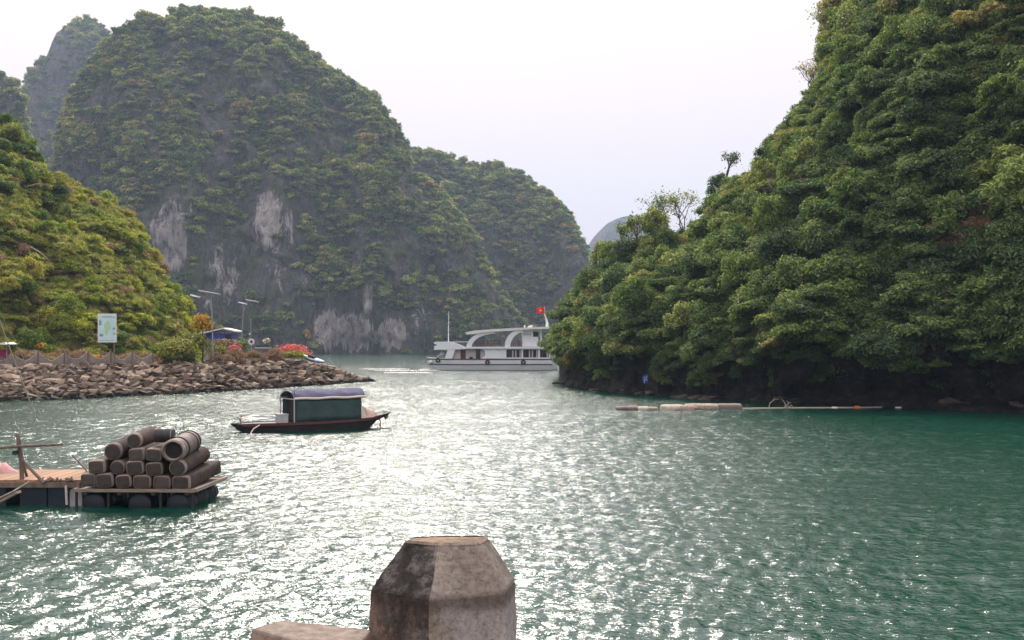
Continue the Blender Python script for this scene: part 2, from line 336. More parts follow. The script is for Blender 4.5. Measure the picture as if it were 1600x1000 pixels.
# ------------------------------------------------------------------ water and air
def sea():
    """one sheet: real small waves where the bay lies open, flat farther out"""
    wr = np.random.default_rng(12)
    ds = [13.0]
    while ds[-1] < 260: ds.append(ds[-1] + 0.035 + 0.0022 * ds[-1])
    ds = np.array(ds); us = np.linspace(-0.5, 0.5, 600)
    U, D = np.meshgrid(us, ds); X = U * D; Y = D; step = np.gradient(ds)[:, None] * np.ones_like(X)
    Z = np.zeros_like(X)
    def low(px, py, sc, sd):
        q = np.random.default_rng(sd); o = np.zeros_like(px)
        for _ in range(7):
            a = q.uniform(0, 6.28); kk = 6.28 / (sc * q.uniform(.6, 1.8)); o += np.sin(kk * (math.cos(a) * px + 1.7 * math.sin(a) * py) + q.uniform(0, 6.28))
        return o / 7 ** .5
    gust = 1 + 0.28 * low(X, Y, 22, 1) + 0.15 * low(X, Y, 7, 2)
    n = 80
    for i in range(n):
        lam = 0.14 * (12.0 ** wr.random()); a = R(-90) + wr.normal(0, 0.75); kk = 2 * math.pi / lam
        sl = WSIG * math.sqrt(2 / n) * (1.3 if lam < 0.45 else 0.62)
        fade = np.clip((lam / np.maximum(step, D / 600) - 1.8) / 1.6, 0, 1)
        ph = kk * (math.cos(a) * X + math.sin(a) * Y) + wr.uniform(0, 6.28) + 0.9 * low(X, Y, lam * 9, 100 + i)
        w = np.sin(ph); Z += fade * sl / kk * (w + 0.18 * np.cos(2 * ph))
    Z *= np.clip(gust, 0.35, 1.6)
    ed = np.minimum(1, np.minimum((D - 13) / 2, (260 - D) / 60)); Z *= np.clip(ed, 0, 1)
    Z[0, :] = Z[-1, :] = -0.3; Z[:, 0] = Z[:, -1] = -0.3
    V = np.stack([X, Y, Z], -1).reshape(-1, 3); nr, nc = X.shape
    idx = np.arange(nr * nc).reshape(nr, nc)
    f = np.stack([idx[:-1, :-1], idx[:-1, 1:], idx[1:, 1:], idx[1:, :-1]], -1).reshape(-1, 4)
    V = np.vstack([V, [(-2000, -300, -0.25), (2000, -300, -0.25), (2000, 3500, -0.25), (-2000, 3500, -0.25)]]); f = np.vstack([f, [[len(V) - 4, len(V) - 3, len(V) - 2, len(V) - 1]]])
    me = bpy.data.meshes.new('sea_water'); me.vertices.add(len(V)); me.vertices.foreach_set('co', V.astype(np.float32).reshape(-1))
    me.loops.add(f.size); me.loops.foreach_set('vertex_index', f.astype(np.int32).reshape(-1))
    me.polygons.add(len(f)); me.polygons.foreach_set('loop_start', np.arange(0, f.size, 4, dtype=np.int32)); me.update(calc_edges=True); me.validate()
    me.materials.append(M['water']); me.shade_smooth(); print('sea quads', len(f))
    tag(link('sea_water', me), kind='structure')
WSIG = 0.21
sea()
hz = bpy.data.materials.new('haze_air'); hz.use_nodes = True; hnt = hz.node_tree; hnt.nodes.clear()
ho = hnt.nodes.new('ShaderNodeOutputMaterial'); hv = hnt.nodes.new('ShaderNodeVolumePrincipled')
hv.inputs['Color'].default_value = (0.56, 0.73, 1.0, 1); hv.inputs['Density'].default_value = 0.00019; hv.inputs['Anisotropy'].default_value = 0.25
hnt.links.new(hv.outputs[0], ho.inputs['Volume'])
hb = MB().box((0, 1600, 209), (4200, 4000, 421)).build('haze', hz); tag(hb, kind='stuff')

# ------------------------------------------------------------------ terrain
def fbm(p, s, o=5):
    return noise.fractal(Vector(p) / s, 1.0, 2.0, o)
class Hill:
    pass
def hill(name, mat, xs, foot, crest_gap, sil, drop, prof, lead=None, z_lead=0.0, rough=6.0, rscale=35.0, ridge=(10, 60), back=60, nfront=70, nback=10, seed=0, pale=None, crest_keep=0.35):
    """ground that rises from foot to crest; foot, crest_gap (m) and sil (photo rows of the skyline) are tables over photo columns"""
    rng = random.Random(seed); off = Vector((seed * 37.1, seed * 11.7, seed * 5.3))
    rows = []; ts = []
    lead = lead or [(0, -0.5)]
    S = np.linspace(0, 1, nfront)
    nu = len(xs); V = np.zeros((len(lead) + nfront - 1 + nback, nu, 3)); PA = np.zeros(V.shape[:2]); T = np.zeros(V.shape[0])
    for i, x in enumerate(xs):
        df = lerp(foot, x); gap = lerp(crest_gap, x); dc = df + gap
        zc = max(CZ + (HY - lerp(sil, x) - drop) / F * dc, z_lead + 0.3)
        dirv = Vector(((x - 800) / F, 1, 0))
        rid = fbm((x / F * df + off.x, df * 0.3, 0), ridge[1], 3) * ridge[0]
        for k in range(V.shape[0]):
            if k < len(lead):
                hv_ = 1.0 if len(lead) < 4 else 0.72 + 0.75 * fbm((x * 0.9, seed, k * .12), 60, 3); d = df + lead[k][0] * (hv_ if len(lead) > 3 else 1); z = lead[k][1] * (hv_ if 0 < k < len(lead) - 1 else 1); s = 0.0; w = 0.0 if k == 0 else (0.25 if len(lead) < 4 else 0.4)
            elif k < len(lead) + nfront - 1:
                s = S[k - len(lead) + 1]
                hh = float(np.interp(s, [a for a, _, _ in prof], [b for _, b, _ in prof])); vv = float(np.interp(s, [a for a, _, _ in prof], [c for _, _, c in prof]))
                d0 = df + lead[-1][0]; d = d0 + (dc - d0) * hh; z = lead[-1][1] + (zc - lead[-1][1]) * vv; w = 1.0
            else:
                q = (k - len(lead) - nfront + 2) / nback; s = 1 + q; d = dc + back * q; z = zc * (1 - q * q) - 0.5 * q; w = 1.0
            T[k] = s
            edge = min(1.0, (1.0 - s) * 3 + crest_keep) if s <= 1 else crest_keep
            edge *= min(1.0, max(zc, 0.1) / (rough * 4))
            p = dirv * d; p.z = z
            a = (fbm(p + off, rscale, 6) + 0.6 * abs(fbm(Vector((p.x, p.y, p.z * 0.35)) + off * 1.7, rscale * 0.4, 4)) - 0.2) * rough * w * edge
            b = rid * w * edge * (1 - 0.5 * min(s, 1))
            if rough >= 9: a += 2.4 * w * abs(fbm(Vector((p.x, p.y, p.z * 0.4)) + off, 13, 4)) + 1.1 * w * fbm(Vector((p.x, p.y, p.z * 0.5)), 6, 3)
            nz = fbm(p + off * 2.3, rscale * 0.7, 5) * rough * 0.5 * w * edge
            if 0 < k < len(lead) and len(lead) > 3: a += 1.1 * fbm(p * 1.0 + off, 2.6, 5) + 0.5 * fbm(Vector((p.x, p.y, p.z * 3)), 1.2, 4)
            q3 = p - Vector((dirv.x * 0.3, 1, 0)).normalized() * (a + b); q3.z = max(p.z + nz, -0.5) if k else -0.5
            V[k, i] = q3
            if pale: PA[k, i] = pale(x, HY - (q3.z - CZ) / q3.y * F, q3, s, k)
    nr = V.shape[0]
    me = bpy.data.meshes.new(name)
    fs = [(k * nu + i, k * nu + i + 1, (k + 1) * nu + i + 1, (k + 1) * nu + i) for k in range(nr - 1) for i in range(nu - 1)]
    me.from_pydata(V.reshape(-1, 3).tolist(), [], fs); me.materials.append(mat); me.shade_smooth()
    at = me.attributes.new('pale', 'FLOAT', 'POINT'); at.data.foreach_set('value', PA.reshape(-1).astype(np.float32))
    o = link(name, me); tag(o, kind='structure')
    h = Hill(); h.o = o; h.V = V; h.xs = np.array(xs); h.T = T; h.nlead = len(lead); h.PA = PA
    e1 = V[:-1, 1:] - V[:-1, :-1]; e2 = V[1:, :-1] - V[:-1, :-1]
    cr = np.cross(e1, e2); h.area = np.linalg.norm(cr, axis=2); h.n = cr / np.maximum(h.area[..., None], 1e-6)
    h.bvh = BVHTree.FromPolygons([tuple(p) for p in V.reshape(-1, 3)], fs)
    return h
def sample(h, n, rng, weight, smax=1.15, smin=0.0):
    """n random places on a hill, spread by area and weight(x, y_img, s, normal, pale)"""
    nr, nc = h.area.shape
    A = h.area.copy(); Tm = h.T[:-1]
    A[(Tm > smax) | (Tm < smin), :] = 0; A[:h.nlead - 1, :] = 0
    y = HY - (h.V[:-1, :-1, 2] - CZ) / h.V[:-1, :-1, 1] * F
    for k in range(nr):
        if Tm[k] > smax or Tm[k] < smin: continue
        for i in range(nc):
            if A[k, i] > 0: A[k, i] *= weight(h.xs[i], y[k, i], Tm[k], h.n[k, i], h.PA[k, i])
    p = A.reshape(-1); p = p / p.sum()
    idx = rng.choice(len(p), n, p=p); out = []
    for c in idx:
        k, i = divmod(int(c), nc); a, b = rng.random(), rng.random()
        q = (h.V[k, i] * (1 - a) + h.V[k, i + 1] * a) * (1 - b) + (h.V[k + 1, i] * (1 - a) + h.V[k + 1, i + 1] * a) * b
        out.append(Vector(q))
    return out
def on(h, x, y):
    """where the line of sight through photo pixel x, y meets a hill"""
    o = Vector((0, 0, CZ)); hit = h.bvh.ray_cast(o, (P(x, y, 100) - o).normalized())
    return hit[0], hit[1]

PROF_KARST = [(0, 0, 0), (0.12, 0.05, 0.12), (0.3, 0.16, 0.34), (0.45, 0.30, 0.52), (0.65, 0.50, 0.73), (0.85, 0.76, 0.91), (1, 1, 1)]
def blob(x, y, cx, cy, rx, ry):
    return max(0.0, 1 - ((x - cx) / rx) ** 2 - ((y - cy) / ry) ** 2)
def pale_main(x, y, p, s, k):
    v = max(blob(x, y, 425, 340, 36, 72), 0.28 * blob(x, y, 395, 420, 50, 80), blob(x, y, 268, 370, 42, 85), blob(x, y, 515, 515, 34, 48), blob(x, y, 555, 518, 46, 50), blob(x, y, 612, 522, 38, 40), 0.6 * blob(x, y, 345, 430, 50, 90), 0.5 * blob(x, y, 440, 430, 40, 70), 0.6 * blob(x, y, 300, 310, 16, 50), 0.5 * blob(x, y, 660, 500, 40, 40),
            0.8 * blob(x, y, 575, 470, 16, 40), 0.7 * blob(x, y, 475, 450, 14, 30), 0.6 * blob(x, y, 238, 155, 20, 20), 0.55 * blob(x, y, 455, 360, 20, 60))
    return min(1.0, v * 1.05)
K1 = hill('karst_hill', M['karst'], np.linspace(70, 862, 360),
          [(70, 535), (200, 505), (300, 498), (420, 505), (500, 513), (640, 513), (760, 525), (862, 560)],
          [(70, 20), (130, 45), (220, 75), (330, 95), (450, 88), (600, 62), (700, 40), (780, 24), (862, 10)],
          [(70, 430), (92, 232), (100, 192), (115, 142), (130, 108), (160, 70), (185, 38), (215, 30), (240, 20), (290, 9), (360, 13), (400, 24), (425, 36), (460, 62), (500, 94), (545, 122), (580, 144), (605, 174), (625, 209), (640, 248), (690, 300), (730, 352), (770, 430), (800, 482), (830, 520), (862, 549)],
          11, PROF_KARST, rough=9, rscale=42, ridge=(16, 45), back=90, nfront=160, nback=8, seed=1, pale=pale_main, crest_keep=0.22)
K2 = hill('karst_hill', M['karst'], np.linspace(540, 962, 130),
          [(540, 640), (962, 640)], [(540, 60), (700, 80), (850, 60), (962, 12)],
          [(540, 300), (600, 238), (640, 230), (680, 237), (740, 252), (790, 264), (830, 282), (860, 303), (885, 332), (905, 367), (918, 402), (932, 455), (962, 546)],
          6, PROF_KARST, rough=9, rscale=45, ridge=(20, 55), back=90, nfront=70, nback=8, seed=2, crest_keep=0.2)
K3 = hill('karst_hill', M['karst'], np.linspace(10, 300, 90),
          [(10, 840), (300, 840)], [(10, 50), (110, 140), (300, 50)],
          [(10, 420), (30, 180), (36, 142), (46, 112), (70, 90), (88, 48), (108, 36), (135, 31), (155, 33), (165, 44), (173, 58), (200, 70), (250, 180), (300, 420)],
          3, PROF_KARST, rough=10, rscale=60, ridge=(20, 80), back=120, nfront=60, nback=8, seed=3, crest_keep=0.12)
K4 = hill('karst_hill', M['karst'], np.linspace(-420, 70, 90),
          [(-420, 560), (70, 560)], [(-420, 90), (0, 60), (70, 12)],
          [(-420, 20), (-150, 30), (-60, 85), (0, 115), (15, 122), (28, 148), (36, 185), (52, 300), (70, 520)],
          5, PROF_KARST, rough=9, rscale=50, ridge=(14, 60), back=90, nfront=60, nback=8, seed=4, crest_keep=0.2)
K5 = hill('karst_hill', M['karst'], np.linspace(860, 1300, 60),
          [(860, 1900), (1300, 1900)], [(860, 40), (1000, 120), (1300, 200)],
          [(860, 520), (895, 430), (912, 392), (930, 365), (950, 346), (967, 338), (990, 334), (1015, 340), (1050, 375), (1300, 520)],
          2, PROF_KARST, rough=10, rscale=90, ridge=(20, 100), back=200, nfront=40, nback=6, seed=5, crest_keep=0.12)

# promontory with its rubble bank (left)
BANK = [(-400, 652), (0, 627), (100, 624), (200, 619), (290, 615), (400, 608.5), (450, 605), (500, 601.5), (545, 598), (572, 596.5), (580, 596)]
def bank_d(x): return WD(lerp(BANK, x))
def top_z(x): return lerp([(-400, 2.2), (450, 2.2), (490, 1.95), (520, 1.45), (545, 0.75), (565, 0.25), (580, 0.0)], x)
GZ = 2.2
NOTCH = [(0.2, -0.5), (0.2, 0.05), (0.45, 0.25), (0.9, 0.42), (1.5, 0.62), (1.9, 0.95), (2.1, 1.35), (2.0, 1.75), (1.6, 2.15), (1.0, 2.5), (0.3, 2.8), (-0.2, 3.1), (-0.4, 3.4)]
PROF_GREEN = [(0, 0, 0), (0.2, 0.12, 0.26), (0.5, 0.42, 0.58), (0.8, 0.75, 0.86), (1, 1, 1)]
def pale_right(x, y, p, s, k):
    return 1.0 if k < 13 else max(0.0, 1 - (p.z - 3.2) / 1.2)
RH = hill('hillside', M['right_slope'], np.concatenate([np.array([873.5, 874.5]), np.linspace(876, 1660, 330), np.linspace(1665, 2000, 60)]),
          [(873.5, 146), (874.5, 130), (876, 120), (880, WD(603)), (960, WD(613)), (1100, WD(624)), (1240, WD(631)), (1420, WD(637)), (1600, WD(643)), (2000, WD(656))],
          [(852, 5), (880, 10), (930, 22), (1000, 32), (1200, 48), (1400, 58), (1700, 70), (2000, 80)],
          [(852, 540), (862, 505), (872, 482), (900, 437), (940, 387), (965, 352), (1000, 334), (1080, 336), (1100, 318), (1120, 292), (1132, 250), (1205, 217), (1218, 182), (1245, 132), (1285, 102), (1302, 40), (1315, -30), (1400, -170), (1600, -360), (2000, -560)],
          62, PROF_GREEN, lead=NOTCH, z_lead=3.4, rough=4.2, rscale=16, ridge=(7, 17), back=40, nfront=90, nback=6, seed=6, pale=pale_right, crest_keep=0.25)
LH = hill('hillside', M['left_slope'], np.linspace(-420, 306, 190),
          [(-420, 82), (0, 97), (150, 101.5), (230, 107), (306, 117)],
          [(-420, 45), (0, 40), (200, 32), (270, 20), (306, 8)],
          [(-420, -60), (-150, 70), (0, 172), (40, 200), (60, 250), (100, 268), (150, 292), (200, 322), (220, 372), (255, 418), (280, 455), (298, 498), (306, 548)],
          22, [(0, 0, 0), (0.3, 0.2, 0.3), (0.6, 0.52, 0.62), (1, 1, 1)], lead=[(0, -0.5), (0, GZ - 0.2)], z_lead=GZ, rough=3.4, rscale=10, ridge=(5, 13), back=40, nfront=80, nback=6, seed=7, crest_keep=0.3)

# level ground of the promontory: from the bank's brow back behind the slope's foot, with a sloping face under the stones
xs_b = list(np.linspace(-400, 580, 70)); g = MB(); rows_ = []
for x in xs_b:
    d = bank_d(x); tz = top_z(x); run = 1.0 + tz * 1.7
    f = lambda dd, z: ((x - 800) / F * dd, dd, z)
    rows_.append([f(d, -0.5), f(d + 0.2, 0.0), f(d + run * 0.5, tz * 0.45), f(d + run, tz), f(d + run + 1.5, max(tz, 0) + 0.02), f(d + run + lerp([(-400, 30), (430, 30), (580, 6)], x), max(tz - 0.02, -0.1)), f(d + run + lerp([(-400, 34), (430, 34), (580, 9)], x), -0.5)])
g.loft(rows_, False, False); ground = g.build('ground', M['soil'], None, True); tag(ground, kind='structure')

# ------------------------------------------------------------------ foliage prototypes
def crown_mesh(name, mats, seed, n, leaf, rad, lobes=10, lobe_r=(0.38, 0.62), low=-0.35, fill=0.25, aspect=0.5, trunk=None, spread=0.62, up=0.45, flat=0.62):
    """a crown of separate leaves on the shells of many uneven lobes; its base is at z=0"""
    rng = np.random.default_rng(seed); rad = np.array(rad, float)
    c = rng.normal(size=(lobes, 3)); c /= np.linalg.norm(c, axis=1)[:, None]; c[:, 2] = np.abs(c[:, 2]) * 1.1 - 0.25
    c *= (rng.random((lobes, 1)) ** 0.5) * spread; c[0] = 0
    lr = rng.uniform(*lobe_r, lobes)
    pick = rng.choice(lobes, n, p=lr ** 2 / (lr ** 2).sum())
    d = rng.normal(size=(n, 3)); d /= np.linalg.norm(d, axis=1)[:, None]
    flip = (d[:, 2] < low); d[flip, 2] *= -1
    r = np.where(rng.random(n) < fill, rng.uniform(0.3, 0.9, n), rng.uniform(0.74, 1.16, n)) * np.where(rng.random(n) < .08, rng.uniform(1.0, 1.35, n), 1.0)
    # leaves gather in sprays, leaving gaps
    spray = np.array([0.5 + 0.5 * math.sin(9 * q[0] + 3 * s_) * math.sin(9 * q[1] + 1.7 * s_) * math.sin(8 * q[2] + s_) for q, s_ in zip(d, pick)])
    r *= 0.92 + 0.16 * spray
    pos = (c[pick] + d * np.array([1.12, 1.12, flat]) * (lr[pick] * r)[:, None]) * rad; pos[:, 2] += rad[2] * 0.75
    nrm = d + rng.normal(size=(n, 3)) * 0.55 + np.array([0, 0, up]); nrm /= np.linalg.norm(nrm, axis=1)[:, None]
    t = np.cross(nrm, rng.normal(size=(n, 3))); t /= np.maximum(np.linalg.norm(t, axis=1)[:, None], 1e-6); b = np.cross(nrm, t)
    s = leaf * rng.uniform(0.55, 1.35, n)[:, None]
    fold = nrm * s * 0.18
    v = np.stack([pos - t * s - fold, pos + b * s * aspect, pos + t * s - fold, pos - b * s * aspect], 1).reshape(-1, 3)
    f = np.arange(n * 4).reshape(n, 4)
    vl = v.tolist(); fl = f.tolist(); mi = [0] * n; var = rng.random(n).tolist()
    if trunk:
        mb = MB()
        for pts, rr in trunk: mb.tube(pts, rr, 5)
        b0 = len(vl); vl += mb.v; fl += [[i + b0 for i in q] for q in mb.f]; mi += [1] * len(mb.f); var += [0.5] * len(mb.f)
    me = bpy.data.meshes.new(name); me.from_pydata(vl, [], fl)
    for m_ in mats: me.materials.append(m_)
    me.polygons.foreach_set('material_index', mi)
    a = me.attributes.new('leaf_var', 'FLOAT', 'FACE'); a.data.foreach_set('value', np.array(var, np.float32))
    return me
def trunk_mesh(name, h, r, seed, spread=1.0, limbs=5, mat=None):
    rg = random.Random(seed); mb = MB(); pts = [Vector((0, 0, -0.5))]; p = Vector((0, 0, 0.0)); lean = Vector((rg.uniform(-.2, .2), rg.uniform(-.2, .2), 0))
    for k in range(5):
        pts.append(p.copy()); p = p + Vector((lean.x * h / 5 + rg.uniform(-.05, .05) * h, lean.y * h / 5 + rg.uniform(-.05, .05) * h, h / 5))
    mb.tube(pts, [r * (1 - 0.13 * i) for i in range(6)], 7)
    for k in range(limbs):
        a = rg.uniform(0, 6.28); s0 = pts[rg.choice((2, 3, 4, 5))]; L = spread * rg.uniform(0.6, 1.1)
        q = [s0, s0 + Vector((math.cos(a) * L * .45, math.sin(a) * L * .45, L * .3)), s0 + Vector((math.cos(a) * L, math.sin(a) * L, L * rg.uniform(.5, .9)))]
        mb.tube(q, [r * .55, r * .38, r * .15], 5)
    o = mb.build(name, mat or M['bark']); me = o.data; bpy.data.objects.remove(o); return me

def proto_set(prefix, mat, specs):
    return [crown_mesh(prefix, [mat, M['bark']], *a, **k) for a, k in specs]
near_specs = [((11 + i, n, lf, rd), dict(lobes=lb, lobe_r=lr, aspect=asp, up=up, spread=sp, flat=fl)) for i, (n, lf, rd, lb, lr, asp, up, sp, fl) in enumerate([
    (5200, 0.095, (1.7, 1.7, 1.4), 30, (0.14, 0.36), 0.5, 0.6, .8, .8), (4400, 0.11, (1.9, 1.6, 1.2), 24, (0.16, 0.38), 0.42, 0.9, .8, .6), (5200, 0.085, (1.4, 1.5, 1.9), 34, (0.13, 0.34), 0.5, 0.4, .82, 1.0),
    (4000, 0.125, (1.8, 1.8, 1.3), 22, (0.16, 0.4), 0.34, 0.8, .78, .7), (3600, 0.085, (1.3, 1.2, 1.1), 18, (0.18, 0.42), 0.5, 0.4, .75, 1.0), (3200, 0.12, (1.6, 1.4, 1.8), 30, (0.12, 0.28), 0.28, 0.1, .88, 1.1)])]
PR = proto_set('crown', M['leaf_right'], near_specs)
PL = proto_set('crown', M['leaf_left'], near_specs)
far_specs = [((31 + i, n, lf, rd), dict(lobes=lb, lobe_r=(0.2, 0.45), spread=.75, aspect=0.6, up=.5, flat=(.7, 1.0, 1.1, .8)[i], trunk=[([(0, 0, -1.5), (0.1, 0, 1.2), (0, .1, 2.6)], [.25, .2, .1])])) for i, (n, lf, rd, lb) in enumerate([
    (1200, 0.36, (3.2, 3.2, 2.4), 18), (1200, 0.36, (3.2, 2.9, 3.3), 20), (900, 0.34, (2.4, 2.6, 2.4), 14), (800, 0.36, (2.8, 2.8, 1.9), 14)])]
PK = proto_set('crown', M['leaf_karst'], far_specs)
DRY = proto_set('dry_brush', M['dry'], [((51, 700, 0.22, (1.2, 1.2, 0.7)), dict(lobes=8, aspect=0.1, up=-0.2)), ((52, 600, 0.3, (1.0, 1.0, 1.0)), dict(lobes=8, aspect=0.08, up=-0.3))])

def stuff_scatter(name, pts, rots, scls, meshes, rng, label, cat):
    coll = bpy.data.collections.new(name)
    for k, me in enumerate(meshes):
        coll.objects.link(bpy.data.objects.new('clump', me))
    me = bpy.data.meshes.new(name); me.from_pydata([tuple(p) for p in pts], [], [])
    n = len(pts)
    a = me.attributes.new('rot', 'FLOAT_VECTOR', 'POINT'); a.data.foreach_set('vector', np.array(rots, np.float32).reshape(-1))
    a = me.attributes.new('scl', 'FLOAT_VECTOR', 'POINT'); a.data.foreach_set('vector', np.array(scls, np.float32).reshape(-1))
    a = me.attributes.new('idx', 'INT', 'POINT'); a.data.foreach_set('value', rng.integers(0, len(meshes), n).astype(np.int32))
    o = link(name, me); tag(o, label, cat, kind='stuff')
    ng = bpy.data.node_groups.new(name, 'GeometryNodeTree')
    ng.interface.new_socket('Geometry', in_out='INPUT', socket_type='NodeSocketGeometry'); ng.interface.new_socket('Geometry', in_out='OUTPUT', socket_type='NodeSocketGeometry')
    gi = ng.nodes.new('NodeGroupInput'); go = ng.nodes.new('NodeGroupOutput'); iop = ng.nodes.new('GeometryNodeInstanceOnPoints'); ci = ng.nodes.new('GeometryNodeCollectionInfo')
    ci.inputs['Collection'].default_value = coll; ci.inputs['Separate Children'].default_value = True; ci.inputs['Reset Children'].default_value = True
    def attr(nm, ty):
        q = ng.nodes.new('GeometryNodeInputNamedAttribute'); q.data_type = ty; q.inputs['Name'].default_value = nm; return q.outputs['Attribute']
    e2r = ng.nodes.new('FunctionNodeEulerToRotation'); ng.links.new(attr('rot', 'FLOAT_VECTOR'), e2r.inputs[0])
    ng.links.new(gi.outputs[0], iop.inputs['Points']); ng.links.new(ci.outputs[0], iop.inputs['Instance']); iop.inputs['Pick Instance'].default_value = True
    ng.links.new(attr('idx', 'INT'), iop.inputs['Instance Index']); ng.links.new(e2r.outputs[0], iop.inputs['Rotation']); ng.links.new(attr('scl', 'FLOAT_VECTOR'), iop.inputs['Scale'])
    ng.links.new(iop.outputs[0], go.inputs[0])
    md = o.modifiers.new('scatter', 'NODES'); md.node_group = ng
    return o
def rand_rs(n, rng, lo, hi, tilt=0.15):
    rots = [(rng.uniform(-tilt, tilt), rng.uniform(-tilt, tilt), rng.uniform(0, 6.283)) for _ in range(n)]
    sc = [lo + (hi - lo) * rng.random() ** 2.0 * (1.3 if rng.random() < .06 else 1) for _ in range(n)]
    return rots, [(s * rng.uniform(.85, 1.15), s * rng.uniform(.85, 1.15), s * rng.uniform(.8, 1.15)) for s in sc]

rng = np.random.default_rng(5)
# karst woods: bushes on every ledge, bare rock between
def w_karst(x, y, s, n, pale):
    p = fbm((x * 0.9, y * 0.6, s * 3), 55, 4)
    cliff = 0.8 * blob(x, y, 395, 440, 130, 120) if s < .6 else 0
    return (1 - cliff) * max(0.0, (1.0 - 2.6 * pale)) * max(0.05, 0.42 + 2.0 * p + 0.45 * n[2] + (0.5 if s > .82 else 0)) * (0.35 if y > 535 else 1)
for h, n, lo, hi, nm in ((K1, 13000, 0.24, 1.25, 'main'), (K2, 5000, 0.28, 1.3, 'b'), (K3, 4200, 0.35, 1.4, 'c'), (K4, 1400, 0.4, 1.5, 'd')):
    pts = sample(h, n, rng, w_karst)
    for p in pts: p.z -= 0.8
    rots, scl = rand_rs(len(pts), rng, lo, hi)
    stuff_scatter('hill_wood', pts, rots, scl, PK, rng, {'main': 'olive green scrub and small trees covering the large limestone hill', 'b': 'olive green scrub covering the lower limestone hill behind the cruise boat', 'c': 'scrub on the farther bluish hill at the upper left', 'd': 'scrub on the hill cut off by the left edge'}[nm], 'woodland')
def make_tree(name, label, group, crown, trunk, p, s, rz, zs=1.0):
    t = link(name, None, None, p, (0, 0, rz)); t.scale = (s, s, s * zs); tag(t, label, 'tree', group)
    link('crown', crown, t); link('trunk', trunk, t)
    return t
for p in sample(K1, 70, rng, lambda x, y, s, n, pale: (1.0 if y < 500 else .2) * (1 - pale) * (1 + 2 * (y < 300))):
    k = int(rng.integers(0, len(PK))); s = rng.uniform(0.9, 1.5)
    o = link('hill_tree', PK[k], None, p - Vector((0, 0, .5)), (0, 0, rng.uniform(0, 6.28))); o.scale = (s, s, s * rng.uniform(.85, 1.15))
    tag(o, 'rounded green tree standing out on the large limestone hill', 'tree', 'trees standing out on the large limestone hill')

# right hillside
TR = [trunk_mesh('trunk', 2.0, 0.10, 60 + i, 0.7) for i in range(3)]
def w_right(x, y, s, n, pale):
    if x > 1750 or y < -140: return 0.03
    bare = max(blob(x, y, 1500, 390, 60, 40) * 1.2, 0)
    return max(0.0, 1 - bare) * (0.6 + 0.9 * (0.5 + fbm((x, y, 0), 60, 3)))
pts = sample(RH, 3500, rng, w_right, smax=1.25)
for p in pts: p.z -= rng.uniform(0.5, 1.3); p.y -= 0.3
o_ = Vector((0, 0, CZ))
for _ in range(1300):                     # creepers over every face that shows, overhangs too
    hit = RH.bvh.ray_cast(o_, (P(rng.uniform(882, 1640), rng.uniform(-30, 575), 100) - o_).normalized())[0]
    if hit is not None and hit.z > 3.3 and rng.random() > 1.3 * blob((hit.x / hit.y) * F + 800, HY - (hit.z - CZ) / hit.y * F, 1500, 390, 60, 40): pts.append(hit + Vector((0, .15, -.95)))
rots, scl = rand_rs(len(pts), rng, 0.4, 1.35, 0.4)
stuff_scatter('hillside_shrubs', pts, rots, scl, PR, rng, 'dense dark green undergrowth covering the steep right hillside', 'shrubs')
pts = sample(RH, 170, rng, lambda x, y, s, n, pale: (0 if (x > 1640 or y < -40) else 1) * (1 - blob(x, y, 1500, 390, 80, 55)), smax=1.05)
for p in pts:
    make_tree('forest_tree', 'broadleaf tree in the dense green wood on the right hillside', 'trees of the wood on the right hillside', PR[int(rng.integers(0, 6))], TR[int(rng.integers(0, 3))], p + Vector((0, 0, rng.uniform(-.3, .4))), rng.uniform(0.75, 1.35), rng.uniform(0, 6.28), rng.uniform(.9, 1.25))
# branches hanging over the water's edge
pts = []
for i in range(330):
    x = rng.uniform(872, 1640); d = lerp([(852, WD(602)), (880, WD(603)), (960, WD(613)), (1100, WD(624)), (1240, WD(631)), (1600, WD(643)), (2000, WD(656))], x)
    pts.append(Vector(((x - 800) / F * d, d - rng.uniform(-1.2, 0.7), max(0.75 if abs(x - 1011) > 22 else 2.9, 1.1 + 2.2 * rng.random() + 1.6 * fbm((x, 0, 3), 40, 3)))))
rots, scl = rand_rs(len(pts), rng, 0.3, 0.85, 0.6)
stuff_scatter('overhanging_shrubs', pts, rots, scl, PR, rng, 'dark green branches hanging over the undercut rock at the water edge', 'shrubs')
TW = [trunk_mesh('twigs', 1.6, 0.035, 80 + i, 1.2, 9, M['dead_wood']) for i in range(3)]
pts = sample(RH, 60, rng, lambda x, y, s, n, p: 0 if x > 1650 or y < -20 else 1, smax=1.0)
rots, scl = rand_rs(len(pts), rng, 0.6, 1.5, 1.1)
stuff_scatter('bare_branches', [p + Vector((0, -.8, .6)) for p in pts], rots, scl, TW, rng, 'bare pale branches and creepers caught among the leaves of the right hillside', 'branches')
pts = [p for p in sample(RH, 160, rng, lambda x, y, s, n, p: blob(x, y, 1500, 390, 62, 42), smax=1.0)]
rots, scl = rand_rs(len(pts), rng, 0.5, 1.1, 0.9)
stuff_scatter('dead_creeper', [p + Vector((0, -.5, .2)) for p in pts], rots, scl, DRY, rng, 'patch of dead brown creeper on the right hillside', 'creeper')
GR = [crown_mesh('grass_tuft', [M['leaf_grass']], 91 + i, 260, 0.2, (.55, .55, .4), lobes=7, aspect=0.1, up=-.35, low=0.0) for i in range(2)]
pts = sample(LH, 6500, rng, lambda x, y, s, n, p: 1 if x > -120 else 0.1, smax=1.15)
rots, scl = rand_rs(len(pts), rng, 0.6, 1.5, 0.3)
stuff_scatter('slope_grass', [p - Vector((0, 0, .15)) for p in pts], rots, scl, GR, rng, 'yellow green grass covering the left slope', 'grass')
